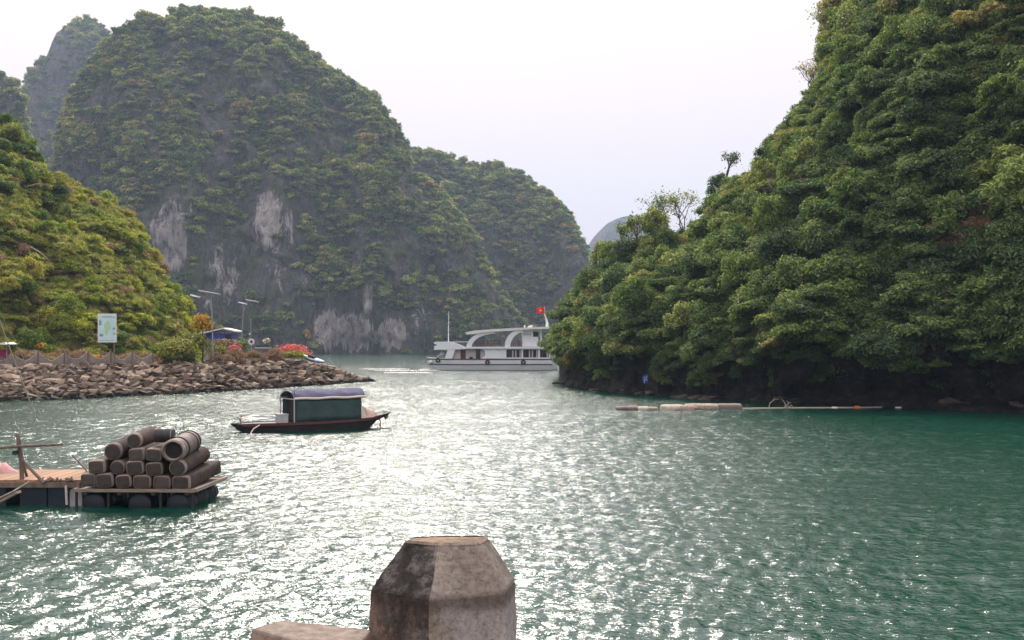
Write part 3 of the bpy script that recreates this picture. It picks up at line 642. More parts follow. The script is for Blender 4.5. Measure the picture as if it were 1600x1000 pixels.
# left slope
def w_left(x, y, s, n, pale):
    if x < -200: return 0.1
    return 0.35 + 0.9 * max(0, 0.4 + 1.3 * fbm((x, y, 7), 50, 3)) + (0.5 if y > 440 else 0)
pts = sample(LH, 1000, rng, w_left, smax=1.2)
for p in pts: p.z -= rng.uniform(0.5, 1.1)
rots, scl = rand_rs(len(pts), rng, 0.4, 1.0, 0.3)
stuff_scatter('slope_shrubs', pts, rots, scl, PL, rng, 'yellow green shrubs and creepers covering the left slope', 'shrubs')
pts = sample(LH, 90, rng, lambda x, y, s, n, p: 1.0 if x > -100 else 0.1, smax=1.0)
rots, scl = rand_rs(len(pts), rng, 0.5, 1.1, 0.3)
stuff_scatter('dry_brush', pts, rots, scl, DRY, rng, 'dry brown brush between the shrubs of the left slope', 'brush')
pts = sample(LH, 60, rng, lambda x, y, s, n, p: (1.0 + 2.5 * (s > .85)) if -60 < x < 300 else 0, smax=1.05)
for p in pts:
    make_tree('slope_tree', 'bushy yellow green tree on the left slope', 'trees on the left slope', PL[int(rng.integers(0, 6))], TR[int(rng.integers(0, 3))], p - Vector((0, 0, .8)), rng.uniform(0.6, 1.0), rng.uniform(0, 6.28), rng.uniform(.85, 1.15))

for i, (x, y) in enumerate(((-8, 210), (8, 222), (20, 205), (34, 225), (10, 250), (28, 262), (42, 250), (-5, 275), (62, 262), (85, 285))):
    h0, _ = on(LH, max(x, -8), y + 25)
    if h0 is not None:
        make_tree('dark_tree', 'dark green tree in the clump at the upper left edge of the left slope', 'dark trees at the upper left edge', PR[i % 6], TR[i % 3], h0 - Vector((0, 0, .9)), 0.95 + .08 * (i % 4), i * 1.3, 1.15)
# ------------------------------------------------------------------ stones of the bank
def stone_mesh(seed, flat=0.6):
    rg = random.Random(seed); bm = bmesh.new()
    for _ in range(15):
        v = Vector((rg.gauss(0, 1), rg.gauss(0, 1), rg.gauss(0, 1))).normalized()
        v = Vector((max(-.72, min(.72, v.x)), max(-.6, min(.6, v.y)) * .85, max(-.55, min(.55, v.z)) * flat)); bm.verts.new(v)
    r = bmesh.ops.convex_hull(bm, input=bm.verts)
    bmesh.ops.delete(bm, geom=[e for e in r['geom_interior'] if isinstance(e, bmesh.types.BMVert)], context='VERTS')
    bmesh.ops.recalc_face_normals(bm, faces=bm.faces)
    me = bpy.data.meshes.new('stone'); bm.to_mesh(me); bm.free(); me.materials.append(M['stone']); return me
SM = [stone_mesh(s, f) for s, f in ((1, .5), (2, .35), (3, .65), (4, .45), (5, .3), (6, .55), (7, .4), (8, .7))]
rg = random.Random(3)
rub2 = MB()
def add_stone(mb, p, sc, me):
    m = Matrix.Translation(p) @ Matrix.Rotation(rg.uniform(0, 6.28), 4, Vector((rg.gauss(0, .4), rg.gauss(0, .4), 1)).normalized()) @ Matrix.Rotation(rg.uniform(-.6, .6), 4, 'X') @ Matrix.Scale(sc, 4)
    mb.add([m @ v.co for v in me.vertices], [tuple(q.vertices) for q in me.polygons])

def bank_pt(x, t):
    d = bank_d(x); tz = top_z(x); run = 1.0 + tz * 1.7; dd = d + run * t
    return Vector(((x - 800) / F * dd, dd, tz * t * 0.98))
cells = []
nrow = 13
for r_ in range(nrow):
    t = (r_ + .5) / nrow; x = -6 + (r_ % 2) * 6
    while x < 574:
        step = rg.uniform(8, 17); cells.append((x + step / 2, t + rg.uniform(-.06, .06), step)); x += step
rg.shuffle(cells); cells.sort(key=lambda c: -c[2])
for i, (x, t, step) in enumerate(cells):
    p = bank_pt(x, t); sc = step / F * p.y / 1.25 * rg.uniform(.95, 1.35)
    if top_z(x) < 1.2: sc *= 0.75
    if i >= 300:
        add_stone(rub2, p + Vector((0, 0, .05)), sc, rg.choice(SM))
    else:
        o = link('stone', rg.choice(SM), ground, p + Vector((0, 0, .05)), (rg.uniform(-.5, .35), rg.uniform(-.35, .35), rg.uniform(-.7, .7) + rg.choice((0, math.pi)))); o.scale = (sc, sc, sc * rg.uniform(.8, 1.15))
rub = MB()
for i in range(900):
    x = rg.uniform(-390, 585); t = rg.uniform(-.05, 1.08); add_stone(rub, bank_pt(x, t) - Vector((0, 0, .05)), rg.uniform(.18, .5), rg.choice(SM))
o = rub.build('rubble', M['rubble'], ground); o['kind'] = 'stuff'
o = rub2.build('small_stones', M['stone'], ground); o['kind'] = 'stuff'
# rocks along the foot of the right hillside
for i in range(60):
    x = rg.uniform(870, 1620); d = lerp([(852, WD(602)), (880, WD(603)), (960, WD(613)), (1100, WD(624)), (1240, WD(631)), (1420, WD(637)), (1600, WD(643)), (2000, WD(656))], x)
    big = (1400 < x < 1640)
    o = link('stone', rg.choice(SM), RH.o, ((x - 800) / F * d, d + rg.uniform(-.3, .8), rg.uniform(-.1, .25)), (rg.uniform(-.2, .2), rg.uniform(-.2, .2), rg.uniform(0, 6.28)))
    o.scale = Vector((1.3, 1, .55)) * rg.uniform(.5, 1.0) * (1.7 if big else 1); o.material_slots[0].link = 'OBJECT'; o.material_slots[0].material = M['shore_rock']

# ------------------------------------------------------------------ promontory: fence, board, plants, lamps, hut
def ground_at(x, back):                 # a spot on the promontory, back metres behind the bank's brow
    dd = bank_d(x) + 1.0 + top_z(x) * 1.7 + back
    return Vector(((x - 800) / F * dd, dd, top_z(x)))
fx = [-18, 22, 59, 100, 137, 173, 206, 238]
fence = thing('net_fence', 'low fence of grey netting sagging between thin posts along the stone bank', 'fence', (0, 0, 0))
pts = [ground_at(x, 0.9) for x in fx]
hts = [0.95, 0.85, 1.15, 0.95, 1.05, 1.1, 1.0, 0.9]
for p, h_ in zip(pts, hts):
    MB().tube([(p.x, p.y, p.z - .3), (p.x + .03, p.y, p.z + h_ + .08)], 0.05, 6).build('post', M['old_wood'], fence)
for k in range(len(pts) - 1):
    a, b_ = pts[k], pts[k + 1]; mb = MB(); L = (b_ - a).length; n = int(L / 0.11)
    def top(u): return (hts[k] * (1 - u) + hts[k + 1] * u) * (1 - (0.5 + .06 * (k % 3)) * (1 - abs(2 * u - 1) ** (1.5 + .2 * (k % 2))))
    for i in range(n + 1):
        u = i / n; q = a.lerp(b_, u); w = 0.018
        mb.add([(q.x - w, q.y - .02, q.z), (q.x + w, q.y - .02, q.z), (q.x + w, q.y, q.z + top(u)), (q.x - w, q.y, q.z + top(u))], [(0, 1, 2, 3)])
    for j in range(1, 9):
        v = [(a.lerp(b_, i / 16) + Vector((0, -.03, top(i / 16) * j / 8))) for i in range(17)]
        mb.tube(v, 0.022 if j < 8 else 0.035, 4)
    mb.build('net', M['net'], fence)

def map_mat():
    m, nt, b = new_mat('printed_map')
    n1 = noise_tex(nt, 1.6, 4, 0.6)
    col = ramp(nt, n1, [(0.35, (0.40, 0.62, 0.66)), (0.6, (0.52, 0.72, 0.72))])
    nt.links.new(col, b.inputs['Base Color']); b.inputs['Roughness'].default_value = 0.5
    return m
sp = P(167.5, 512.5, 97.6); bw, bh = 29 / F * 97.6, 45 / F * 97.6
board = thing('map_board', 'upright white framed board with pale teal map below the left slope', 'sign', (sp.x, sp.y, GZ))
zc_ = sp.z - GZ
MB().box((0, 0, zc_), (bw, 0.08, bh)).build('panel', M['sign_frame'], board)
MB().box((0, -.045, zc_), (bw * .86, 0.01, bh * .88)).build('map_print', map_mat(), board)
isl = MB(); poly = [(math.cos(a) * bw * .17 * (1 + .3 * math.sin(3 * a + 1)), math.sin(a) * bh * .24 * (1 + .25 * math.sin(2 * a)) + zc_) for a in [k * math.pi / 9 for k in range(18)]]
isl.prism(poly, -.054, -.05); isl.build('island_print', plain('map_green', (0.42, 0.62, 0.36), (0.36, 0.58, 0.45), 4, 0.6, 0), board)
tx = MB()
tx.box((-.02, -.052, zc_ + bh * .385), (bw * .55, .004, .07))
for cx, cz, w_, h_ in ((-.36, .18, .12, .42), (-.30, -.25, .2, .22), (.38, -.02, .13, .16), (.38, -.2, .1, .14), (.36, .37, .12, .08), (0.0, -.43, .9, .03)):
    tx.box((cx * bw, -.052, zc_ + cz * bh), (w_ * bw, .004, h_ * bh * .4))
tx.build('text_print', plain('map_ink', (0.20, 0.36, 0.42), None, 9, 0.6, 0), board)
for s in (-1, 1): MB().box((s * bw * .36, .08, zc_ / 2 - .2), (.09, .07, zc_ + .4)).build('post', M['old_wood'], board)

def plant(name, label, cat, mat, x, back, w, h_, n, leaf, seed, up=.4, lobes=9, aspect=.5, sink=.1, trunk_h=0):
    p = ground_at(x, back); t = thing(name, label, cat, p - Vector((0, 0, sink)))
    me = crown_mesh('foliage', [mat, M['bark']], seed, n, leaf, (w / 2 / 1.05, w / 2 / 1.05, (h_ - trunk_h) / 1.75), lobes=lobes, aspect=aspect, up=up)
    link('foliage', me, t, (0, 0, trunk_h))
    MB().tube([(0, 0, -.3), (.05, 0, (trunk_h + h_ * .3) * .6), (0, .05, trunk_h + h_ * .35)], [.07, .06, .03], 6).build('stem', M['bark'], t)
    return t
plant('leafy_bush', 'wide light green bush spilling over the stone bank', 'bush', M['leaf_lime'], 279, 1.2, 3.9, 2.6, 2600, .13, 71, lobes=16)
plant('yellow_bush', 'small golden yellow bush below the map board', 'bush', M['leaf_yellow'], 152, 1.9, 1.7, 1.15, 700, .10, 72)
plant('low_bush', 'low yellow green bush right of the map board', 'bush', M['leaf_lime'], 184, 2.2, 1.2, 1.0, 500, .10, 73)
plant('yellow_tree', 'slender golden yellow tree beside the street lamp', 'tree', M['leaf_yellow'], 316, 5, 2.1, 4.9, 1700, .12, 74, lobes=18, trunk_h=2.0)
plant('green_tree', 'light green tree below the golden yellow tree', 'tree', M['leaf_lime'], 303, 4, 3.4, 3.1, 1900, .13, 75, lobes=14)
plant('leafy_bush', 'rounded yellow green bush beside the blue kayak', 'bush', M['leaf_lime'], 455, 1.0, 3.1, 1.35, 1800, .11, 76, lobes=14)
plant('flowering_bush', 'coral red flowering bush behind the rounded green bush', 'bush', M['leaf_red'], 459, 3.2, 3.4, 2.1, 1800, .10, 77, lobes=16)
plant('flowering_bush', 'magenta flowering bush in front of the blue hut', 'bush', M['leaf_pink'], 366, 4.0, 1.4, 1.9, 800, .10, 78)
plant('flowering_bush', 'pale white flowering shrub above the small flat shelter', 'bush', M['leaf_white'], 416, 8.0, .75, 2.45, 300, .08, 79, trunk_h=1.5)
plant('low_bush', 'low green bush left of the magenta flowers', 'bush', M['leaf_lime'], 341, 3.0, 2.3, 1.9, 1100, .11, 80)
plant('brown_bush', 'reddish brown dry bush in front of the blue hut', 'bush', M['dry'], 352, 8.0, 2.8, 2.5, 900, .12, 84, trunk_h=.9)
plant('green_bush', 'dark green bush right of the blue hut', 'bush', M['leaf_right'], 376, 9.0, 2.2, 2.4, 900, .12, 85, trunk_h=.5)
plant('orange_bush', 'small orange yellow bush at the foot of the left slope', 'bush', M['leaf_yellow'], 62, 6.0, 1.0, 2.0, 300, .10, 81, trunk_h=1.1)
pts, N_ = [], 230
for i in range(N_):
    x = rg.uniform(325, 440) if i < 60 else rg.uniform(-20, 250); q = ground_at(x, rg.uniform(.3, 2.2) if i < 60 else rg.uniform(1.7, 4.8)); pts.append(q - Vector((0, 0, .25)))
rots, scl = rand_rs(N_, rng, 0.5, 0.95, 0.2)
stuff_scatter('dry_brush', pts, rots, scl, DRY, rng, 'dry reddish brown brush along the top of the stone bank', 'brush')
pts = []
for i in range(70):
    q = ground_at(rg.uniform(-30, 300), rg.uniform(3.2, 6.0)); pts.append(q - Vector((0, 0, .3)))
rots, scl = rand_rs(len(pts), rng, 0.3, 0.7, 0.3)
stuff_scatter('slope_foot_shrubs', pts, rots, scl, PL, rng, 'green undergrowth at the foot of the left slope', 'shrubs')

def street_lamp(label, x, back, base_x, top_y, head, panel, lean):
    p = ground_at(x, back); d = p.y; k = d / F
    t = thing('street_lamp', label, 'street lamp', p, 0, 'solar street lamps on the promontory')
    zt = (P(x, top_y, d).z - p.z); hx, hy = (head[0] - x) * k, P(0, head[1], d).z - p.z; px, py = (panel[0] - x) * k, P(0, panel[1], d).z - p.z
    MB().tube([(lean, 0, -.3), (lean * .5, 0, zt * .5), (0, 0, zt), (px * .4, 0, py - .1)], [.06, .055, .045, .035], 8).build('pole', M['steel_grey'], t, True)
    MB().tube([(0, 0, zt - .3), (hx * .15, 0, zt + (hy - zt) * .6), (hx * .5, 0, hy + .06), (hx * .85, 0, hy + .02)], .035, 6).build('arm', M['steel_grey'], t, True)
    a = math.atan2(-.12, 1)
    mh = MB(); mh.loft([[(hx + u * .42, w * wd, hy + zz + (-.1 * u)) for w, zz in ((-.16, 0), (.16, 0), (.1, .1), (-.1, .1))] for u, wd in ((-1, .5), (-.4, 1), (.6, 1), (1, .6))])
    mh.build('lamp_head', M['lamp_white'], t)
    m = Matrix.Rotation(R(10), 3, 'Y') @ Matrix.Rotation(R(-4), 3, 'X')
    MB().box((px, 0, py), (panel[2] * k, .85, .07), m).build('solar_panel', M['lamp_white'], t)
    return t
street_lamp('curved arm solar street lamp standing nearest, beside the golden tree', 331, 1.2, 0, 483, (305, 463.5), (327.5, 457, 33), 0.12)
street_lamp('leaning solar street lamp farther back, right of the blue hut', 380, 11.0, 0, 488, (379.5, 474.5), (394, 470, 19), -.25)
t = thing('utility_pole', 'thin grey pole right of the leaning street lamp', 'pole', ground_at(392, 13)); MB().tube([(0, 0, -.3), (0, 0, 4.2)], [.05, .04], 6).build('shaft', M['steel_grey'], t)
MB().box((-.12, 0, 2.6), (.16, .1, .18)).build('lamp_head', M['lamp_white'], t)

p = ground_at(346, 16) - Vector((0, 0, .35)); hut = thing('hut', 'small blue hut with white sheet roof among the bushes', 'hut', p)
MB().box((0, 0, 1.5), (2.5, 2.4, 3.0)).build('wall', M['hut_blue'], hut)
zr_ = 3.05
MB().prism([(-1.75, zr_ - .15), (-1.75, zr_ - .03), (.55, zr_ + .48), (1.75, zr_ + .2), (1.75, zr_ + .08), (.55, zr_ + .36)], -1.7, 1.5).build('roof', M['white_roof'], hut)
MB().box((.9, -1.21, 2.5), (.55, .03, .7)).build('window', M['navy'], hut)
MB().box((-.4, -1.24, .9), (1.9, .08, .9)).build('lower_panel', M['beige_wall'], hut)

p = ground_at(411, 7.5); sh = thing('shelter', 'small flat pale roofed shelter left of the red flowers', 'shelter', p)
for sx in (-.55, .55): MB().box((sx, 0, .6), (.1, .1, 1.2)).build('post', M['beige_wall'], sh)
MB().box((0, 0, 1.26), (1.4, .9, .12)).build('roof', M['beige_wall'], sh); MB().box((0, 0, 1.42), (1.2, .7, .18)).build('hedge_top', M['green_tarp'], sh)
p = ground_at(393, 7.2); sg = thing('round_sign', 'small white round sign on a post left of the shelter', 'sign', p)
MB().box((0, 0, .8), (.07, .07, 1.6)).build('post', M['steel_grey'], sg)
MB().tube([(0, -.06, 1.85), (0, -.02, 1.85)], .3, 16).build('disc', M['lamp_white'], sg); MB().tube([(0, -.075, 1.85), (0, -.063, 1.85)], .14, 12).build('symbol', M['hut_blue'], sg)

p = ground_at(487, .8); ky = thing('kayak', 'blue and white kayak lying on the tip of the stone bank', 'kayak', p + Vector((0, 0, .42)), R(-38)); ky.rotation_euler = (R(12), R(14), R(-25))
prof = [(-1.5, .03), (-1.3, .16), (-.8, .29), (0, .34), (.8, .29), (1.3, .17), (1.5, .03)]
def kring(x, r, z0, z1): return [(x, r * math.cos(a), (z1 if math.sin(a) > 0 else z0) * math.sin(a) * (r / .34) + (.1 * (x / 1.5) ** 2)) for a in [k * math.pi / 6 for k in range(12)]]
MB().loft([kring(x, r, .26, .02) for x, r in prof]).build('hull', M['kayak_blue'], ky, True); MB().loft([[(q[0], q[1] * .93, q[2] + .03) for q in kring(x, r, .02, .16)] for x, r in prof]).build('deck', M['kayak_pale'], ky, True)
MB().tube([(-.35, 0, .18), (.35, 0, .18)], [.2, .2], 10).build('cockpit', M['black'], ky)

p = ground_at(-6, 1.6); st = thing('stall', 'white canopy over magenta cloth at the left edge above the bank', 'stall', p); k = p.y / F
cz = P(0, 537.5, p.y).z - p.z
MB().loft([[(-2.0, y, cz - .08), (-2.0, y, cz + .06)][::1] + [(26 * k * .9, y, cz - .06), (26 * k, y, cz), (26 * k * .8, y, cz + .1)] for y in (-.9, .9)]).build('canopy', M['white_roof'], st)
for sx in (-1.4, .75): MB().tube([(sx, 0, -.2), (sx, 0, cz)], .035, 6).build('post', M['steel_grey'], st)
MB().box((-.4, .2, cz - .75), (2.3, .1, .75)).build('cloth', M['magenta'], st); MB().box((-.4, -.1, .35), (2.2, .8, .7)).build('counter', M['old_wood'], st)

# ------------------------------------------------------------------ dead branches on the left slope
for (x0, y0, x1, y1) in ((40, 292, 75, 288), (86, 480, 92, 470), (46, 385, 78, 408)):
    h0, _ = on(LH, x0, y0)
    if h0 is None: continue
    d = h0.y - 1.2; a = P(x0, y0, d); b_ = P(x1, y1, d)
    o = MB().tube([a, a.lerp(b_, .5) + Vector((0, 0, .15)), b_], [.09, .07, .03], 6).build('dead_branch', M['dead_wood'])
    tag(o, {40: 'bare pale branch lying high on the left slope', 86: 'short pale dead trunk standing left of the map board', 46: 'grey dead branch in the middle of the left slope'}[x0], 'branch')

# sparse trees on the skyline of the right hillside
def sparse_tree(label, x, y_base, d, h_, w, seed, n=420):
    base = P(x, y_base, d); t = thing('sparse_tree', label, 'tree', base)
    rr = random.Random(seed); mb = MB(); tips = []
    def grow(p, dr, L, r, lev):
        q = p + dr * L; mid = p.lerp(q, .5) + Vector((rr.uniform(-1, 1), rr.uniform(-1, 1), rr.uniform(-.5, .5))) * L * .1
        mb.tube([p, mid, q], [r, r * .8, r * .6], 5)
        if lev == 0: tips.append((q, L)); return
        for _ in range(3):
            nd = (dr + Vector((rr.gauss(0, .55), rr.gauss(0, .55), rr.uniform(-.1, .45)))).normalized(); grow(q, nd, L * rr.uniform(.55, .8), r * .58, lev - 1)
        tips.append((q, L))
    for _ in range(3): grow(Vector((0, 0, -.6)), Vector((rr.uniform(-.5, .5) * w / h_, rr.uniform(-.4, .4), 1)).normalized(), h_ * .38, .09, 3)
    mb.build('trunk', M['bark'], t)
    vl, fl, var = [], [], []
    for _ in range(n):
        q, L = rr.choice(tips); c = q + Vector((rr.gauss(0, 1), rr.gauss(0, 1), rr.gauss(0, 1))) * L * .45
        nn = Vector((rr.gauss(0, 1), rr.gauss(0, 1), rr.gauss(0, 1) + .5)).normalized(); tt = nn.orthogonal().normalized(); tt.rotate(Quaternion(nn, rr.uniform(0, 6.28))); bb = nn.cross(tt); s = rr.uniform(.08, .17)
        i0 = len(vl); vl += [c - tt * s, c + bb * s * .5, c + tt * s, c - bb * s * .5]; fl.append((i0, i0 + 1, i0 + 2, i0 + 3)); var.append(rr.random())
    me = bpy.data.meshes.new('crown'); me.from_pydata([tuple(v) for v in vl], [], fl); me.materials.append(M['leaf_right']); a = me.attributes.new('leaf_var', 'FLOAT', 'FACE'); a.data.foreach_set('value', np.array(var, np.float32))
    link('crown', me, t)
for (lab, x, yb, hpx, wpx, sd, n) in (('tallest sparse tree on the skyline where the right hill dips', 1068, 352, 78, 40, 1, 700), ('thin tree with open branches left of the tallest skyline tree', 1022, 362, 80, 50, 2, 600),
                              ('small open twiggy tree low on the right hill skyline', 975, 378, 45, 40, 3, 450), ('slim leaning tree just left of the thin tree on the right hill skyline', 996, 372, 58, 44, 7, 600), ('open tree at the top edge of the picture on the right hill skyline', 1318, 90, 110, 50, 4, 800), ('small open tree on the steep right hill skyline', 1268, 135, 60, 45, 5, 500), ('low scraggly tree on the skyline step of the right hill', 1135, 262, 45, 40, 6, 400)):
    hp, _ = on(RH, x, yb + 30); d = (hp.y if hp else 140); k = d / F
    sparse_tree(lab, x, yb + 8, d, hpx * k, wpx * k, sd, n)

# ------------------------------------------------------------------ white two-deck cruise boat
BD = WD(578.5); bk = BD / F
bx = lambda px: (px - 772) * bk
bz = lambda py: (578.5 - py) * bk
boat = thing('cruise_boat', 'white two deck tour boat with arched supports crossing the bay', 'boat', (bx(772) + (772 - 800) * bk, BD + 2.2, 0), R(1.5))
st_ = [(670, .12, .05, 1.95), (676, .75, .35, 1.85), (685, 1.4, .95, 1.72), (700, 2.0, 1.6, 1.65), (725, 2.3, 2.0, 1.6), (780, 2.35, 2.1, 1.58), (850, 2.3, 2.05, 1.6)]
def hull_ring(px, wt, wb, zt, dx=0): return [(bx(px) + dx, -wt, zt), (bx(px) + dx * .5, -(wt + wb) / 2 * 1.03, zt * .5), (bx(px), -wb, 0.05), (bx(px) + .3, -wb * .5, -.5), (bx(px) + .3, wb * .5, -.5), (bx(px), wb, 0.05), (bx(px) + dx * .5, (wt + wb) / 2 * 1.03, zt * .5), (bx(px) + dx, wt, zt)]
MB().loft([hull_ring(*s, dx=(-.5 if s[0] < 680 else 0)) for s in st_] + [[(bx(860), -2.25, 1.6), (bx(864), -2.25, .85), (bx(872), -2.0, .1), (bx(872), -1, -.5), (bx(872), 1, -.5), (bx(872), 2.0, .1), (bx(864), 2.25, .85), (bx(860), 2.25, 1.6)]]).build('hull', M['hull_white'], boat)
def rail(z, name, hgt):
    L = [(bx(px) - (.5 * z / 1.9 if px < 680 else 0), -(wb + (wt - wb) * min(1, z / zt)) - (.05 if z > 1.2 else .13)) for px, wt, wb, zt in st_] + [(bx(862), -2.32)]
    for sgn in (1, -1):
        MB().loft([[(x, y * sgn, z - hgt), (x, y * sgn, z + hgt), (x, y * sgn * .96, z + hgt), (x, y * sgn * .96, z - hgt)] for x, y in L]).build(name, M['navy'], boat)
rail(1.60, 'rub_rail', .075); rail(.86, 'rub_rail', .055)
def torus(mb, c, Rr, r, n=14, m=6):
    rings = [[(c[0] + (Rr + r * math.cos(b_)) * math.cos(a), c[1] + r * math.sin(b_), c[2] + (Rr + r * math.cos(b_)) * math.sin(a)) for b_ in [2 * math.pi * j / m for j in range(m)]] for a in [2 * math.pi * i / n for i in range(n)]]
    rings.append(rings[0]); mb.loft(rings, True, False)
for px, py, y in ((683.5, 563, -1.55), (761, 566, -2.48), (817, 566, -2.45)):
    mb = MB(); torus(mb, (bx(px), y, bz(py)), .26, .1); mb.build('tyre_fender', M['tyre'], boat, True)
# lower deck
MB().box((bx(733), 0, (bz(561) + bz(544)) / 2), (bx(759) - bx(706), 3.6, bz(544) - bz(561))).build('saloon_wall', M['beige_wall'], boat)
for a, b_ in ((719, 727), (743, 750)): MB().box((bx((a + b_) / 2), -1.82, (bz(560.5) + bz(546)) / 2), (bx(b_) - bx(a), .05, bz(546) - bz(560.5))).build('door', M['maroon'] if a == 719 else M['glass'], boat)
MB().box((bx(735.5), -1.95, bz(559.5)), (.5, .3, .35)).build('bench', M['black'], boat)
for s in (-1, 1): MB().prism([(bx(694), bz(560.3)), (bx(699), bz(546.5)), (bx(711), bz(545.2)), (bx(706), bz(560.3))], s * 2.1, s * 2.22).build('bow_pillar', M['white_paint'], boat)
for s in (-1, 1): MB().prism([(bx(752), bz(560.3)), (bx(757.5), bz(555)), (bx(757), bz(549)), (bx(753), bz(546)), (bx(745), bz(545.2)), (bx(860), bz(545.2)), (bx(860), bz(546.2)), (bx(790.5), bz(546.2)), (bx(790.5), bz(560.3))][::1], s * 2.02, s * 2.14).build('side_panel', M['white_paint'], boat)
MB().box((bx(824), 0, (bz(560.5) + bz(545)) / 2), (bx(859) - bx(789), 3.9, bz(545) - bz(560.5))).build('cabin', M['beige_wall'], boat)
MB().box((bx(825), -2.05, bz(559.8)), (bx(859) - bx(791), .16, .2)).build('sill', M['white_paint'], boat)
for a, b_ in ((814.2, 816.8), (840.2, 843.2), (857.3, 859)): MB().box((bx((a + b_) / 2), -2.06, (bz(558.7) + bz(546)) / 2), (bx(b_) - bx(a), .12, bz(546.3) - bz(558.7))).build('window_pillar', M['white_paint'], boat)
for a, b_ in ((790.8, 814), (817, 840), (843.4, 857)):
    w = MB().box((bx((a + b_) / 2), -1.98, (bz(558.7) + bz(546.3)) / 2), (bx(b_) - bx(a), .05, bz(546.3) - bz(558.7))).build('window', M['glass'], boat)
    n = 4 if b_ - a > 20 else 2
    for i in range(n):
        cxp = a + (b_ - a) * (i + .5) / n + (1.2 if i % 2 else 0)
        MB().box((bx(cxp), -2.02, (bz(558.3) + bz(547)) / 2), (.2 if i else .14, .02, bz(547) - bz(558.3))).build('curtain', M['curtain'] if i else M['maroon'], w)
# bow canopy and deck slab
MB().prism([(bx(677.5), bz(534)), (bx(700), bz(533.6)), (bx(706), bz(534.5)), (bx(716), bz(538)), (bx(728), bz(543)), (bx(728), bz(545.5)), (bx(677), bz(546.8)), (bx(679), bz(543)), (bx(676.5), bz(541.8)), (bx(683), bz(539)), (bx(677.5), bz(537.2))], -2.25, 2.25).build('bow_canopy', M['white_paint'], boat)
MB().box((bx(792.5), 0, bz(543.4)), (bx(859) - bx(728) + .05, 4.7, .26)).build('upper_deck', M['white_paint'], boat)
MB().tube([(bx(704), -2.2, bz(534.3)), (bx(733), -2.2, bz(534.3))], .05, 6).build('bow_rail', M['white_paint'], boat)
# upper deck
def arch(x0, x1, ytop, th, y):
    n = 10; outer, inner = [], []
    for i in range(n + 1):
        a = i / n * math.pi / 2; outer.append((x0 + (x1 - x0) * (1 - math.cos(a)), 543 + (ytop - 543) * math.sin(a))); inner.append((x0 + th + (x1 - x0 - th * .2) * (1 - math.cos(a)), 543 + (ytop + th * .42 - 543) * math.sin(a)))
    mb = MB(); m_ = [(bx(px), bz(py)) for px, py in outer]; k_ = [(bx(px), bz(py)) for px, py in inner]
    rings = [[(a[0], y - .1, a[1]), (b_[0], y - .1, b_[1]), (b_[0], y + .1, b_[1]), (a[0], y + .1, a[1])] for a, b_ in zip(m_, k_)]
    return mb.loft(rings)
for s in (-1, 1):
    arch(728, 768, 517.5, 8, s * 2.1).build('arch', M['white_paint'], boat); arch(788.5, 812, 515.5, 8, s * 2.1).build('arch', M['white_paint'], boat)
rp = [(726, 519.5), (740, 516.5), (770, 514.3), (800, 512.6), (825, 511.6), (840, 511), (858, 510.5), (858, 513.5), (840, 514), (800, 516.2), (770, 518), (745, 521), (728, 522.3)]
MB().prism([(bx(a), bz(b_)) for a, b_ in rp], -2.4, 2.4).build('roof', M['white_roof'], boat)
MB().box((bx(828.5), 0, (bz(541.5) + bz(515)) / 2), (bx(841) - bx(816.5), 3.4, bz(515) - bz(541.5))).build('upper_cabin', M['white_paint'], boat)
MB().box((bx(836.8), -1.71, bz(522)), (bx(841) - bx(832.6), .03, .75)).build('window', M['glass'], boat)
for i, px in enumerate((819, 821.4, 823.8, 826.2, 828.4)): MB().box((bx(px), -1.71, bz(522.6)), (.13, .02, .26)).build('lettering', M['steel_grey'], boat)
for s in (-1.5, 1.5): MB().box((bx(846), s, (bz(541.5) + bz(515)) / 2), (.12, .12, bz(515) - bz(541.5))).build('roof_post', M['white_paint'], boat)
for px in (747, 753, 759, 765, 770, 808, 812, 847):
    c = MB(); x_ = bx(px); c.box((x_, -1.5, bz(542) + .42), (.42, .42, .06)); c.box((x_ + .19, -1.5, bz(542) + .72), (.06, .42, .6))
    for sx in (-.17, .17):
        for sy in (-.17, .17): c.box((x_ + sx, -1.5 + sy, bz(542) + .2), (.05, .05, .4))
    tag(c.build('deck_chair', M['red_wood'], boat))
for px0, px1 in ((742, 788), (798, 815), (842, 858)):
    r_ = MB()
    for z in (.45, .85): r_.tube([(bx(px0), -2.15, bz(542) + z), (bx(px1), -2.15, bz(542) + z)], .025, 5)
    for i in range(6): xx = px0 + (px1 - px0) * i / 5; r_.tube([(bx(xx), -2.15, bz(542)), (bx(xx), -2.15, bz(542) + .85)], .02, 5)
    r_.build('railing', M['maroon'], boat)
MB().tube([(bx(699.5), 0, bz(534)), (bx(699.8), 0, bz(486))], [.06, .035], 8).build('mast', M['white_paint'], boat)
MB().prism([(bx(850.5), bz(489)), (bx(852.5), bz(489)), (bx(858), bz(505)), (bx(858), bz(511)), (bx(853.5), bz(511)), (bx(853.5), bz(500))], -.15, .15).build('fin_mast', M['white_paint'], boat)
MB().loft([[(bx(824), s, bz(511.5)), (bx(827), s, bz(508.5)), (bx(832), s, bz(507.5)), (bx(832), s, bz(511.2))] for s in (-.5, .5)]).build('roof_hatch', M['white_roof'], boat)
MB().tube([(bx(820), 0, bz(511.5)), (bx(820), 0, bz(508))], .1, 8).build('vent', M['white_roof'], boat)
for i in range(3): MB().tube([(bx(846 + i * 3), -1.9, bz(511)), (bx(846 + i * 3), -1.9, bz(506.5))], .02, 5).build('antenna', M['steel_grey'], boat)
fl = MB(); nx = 8
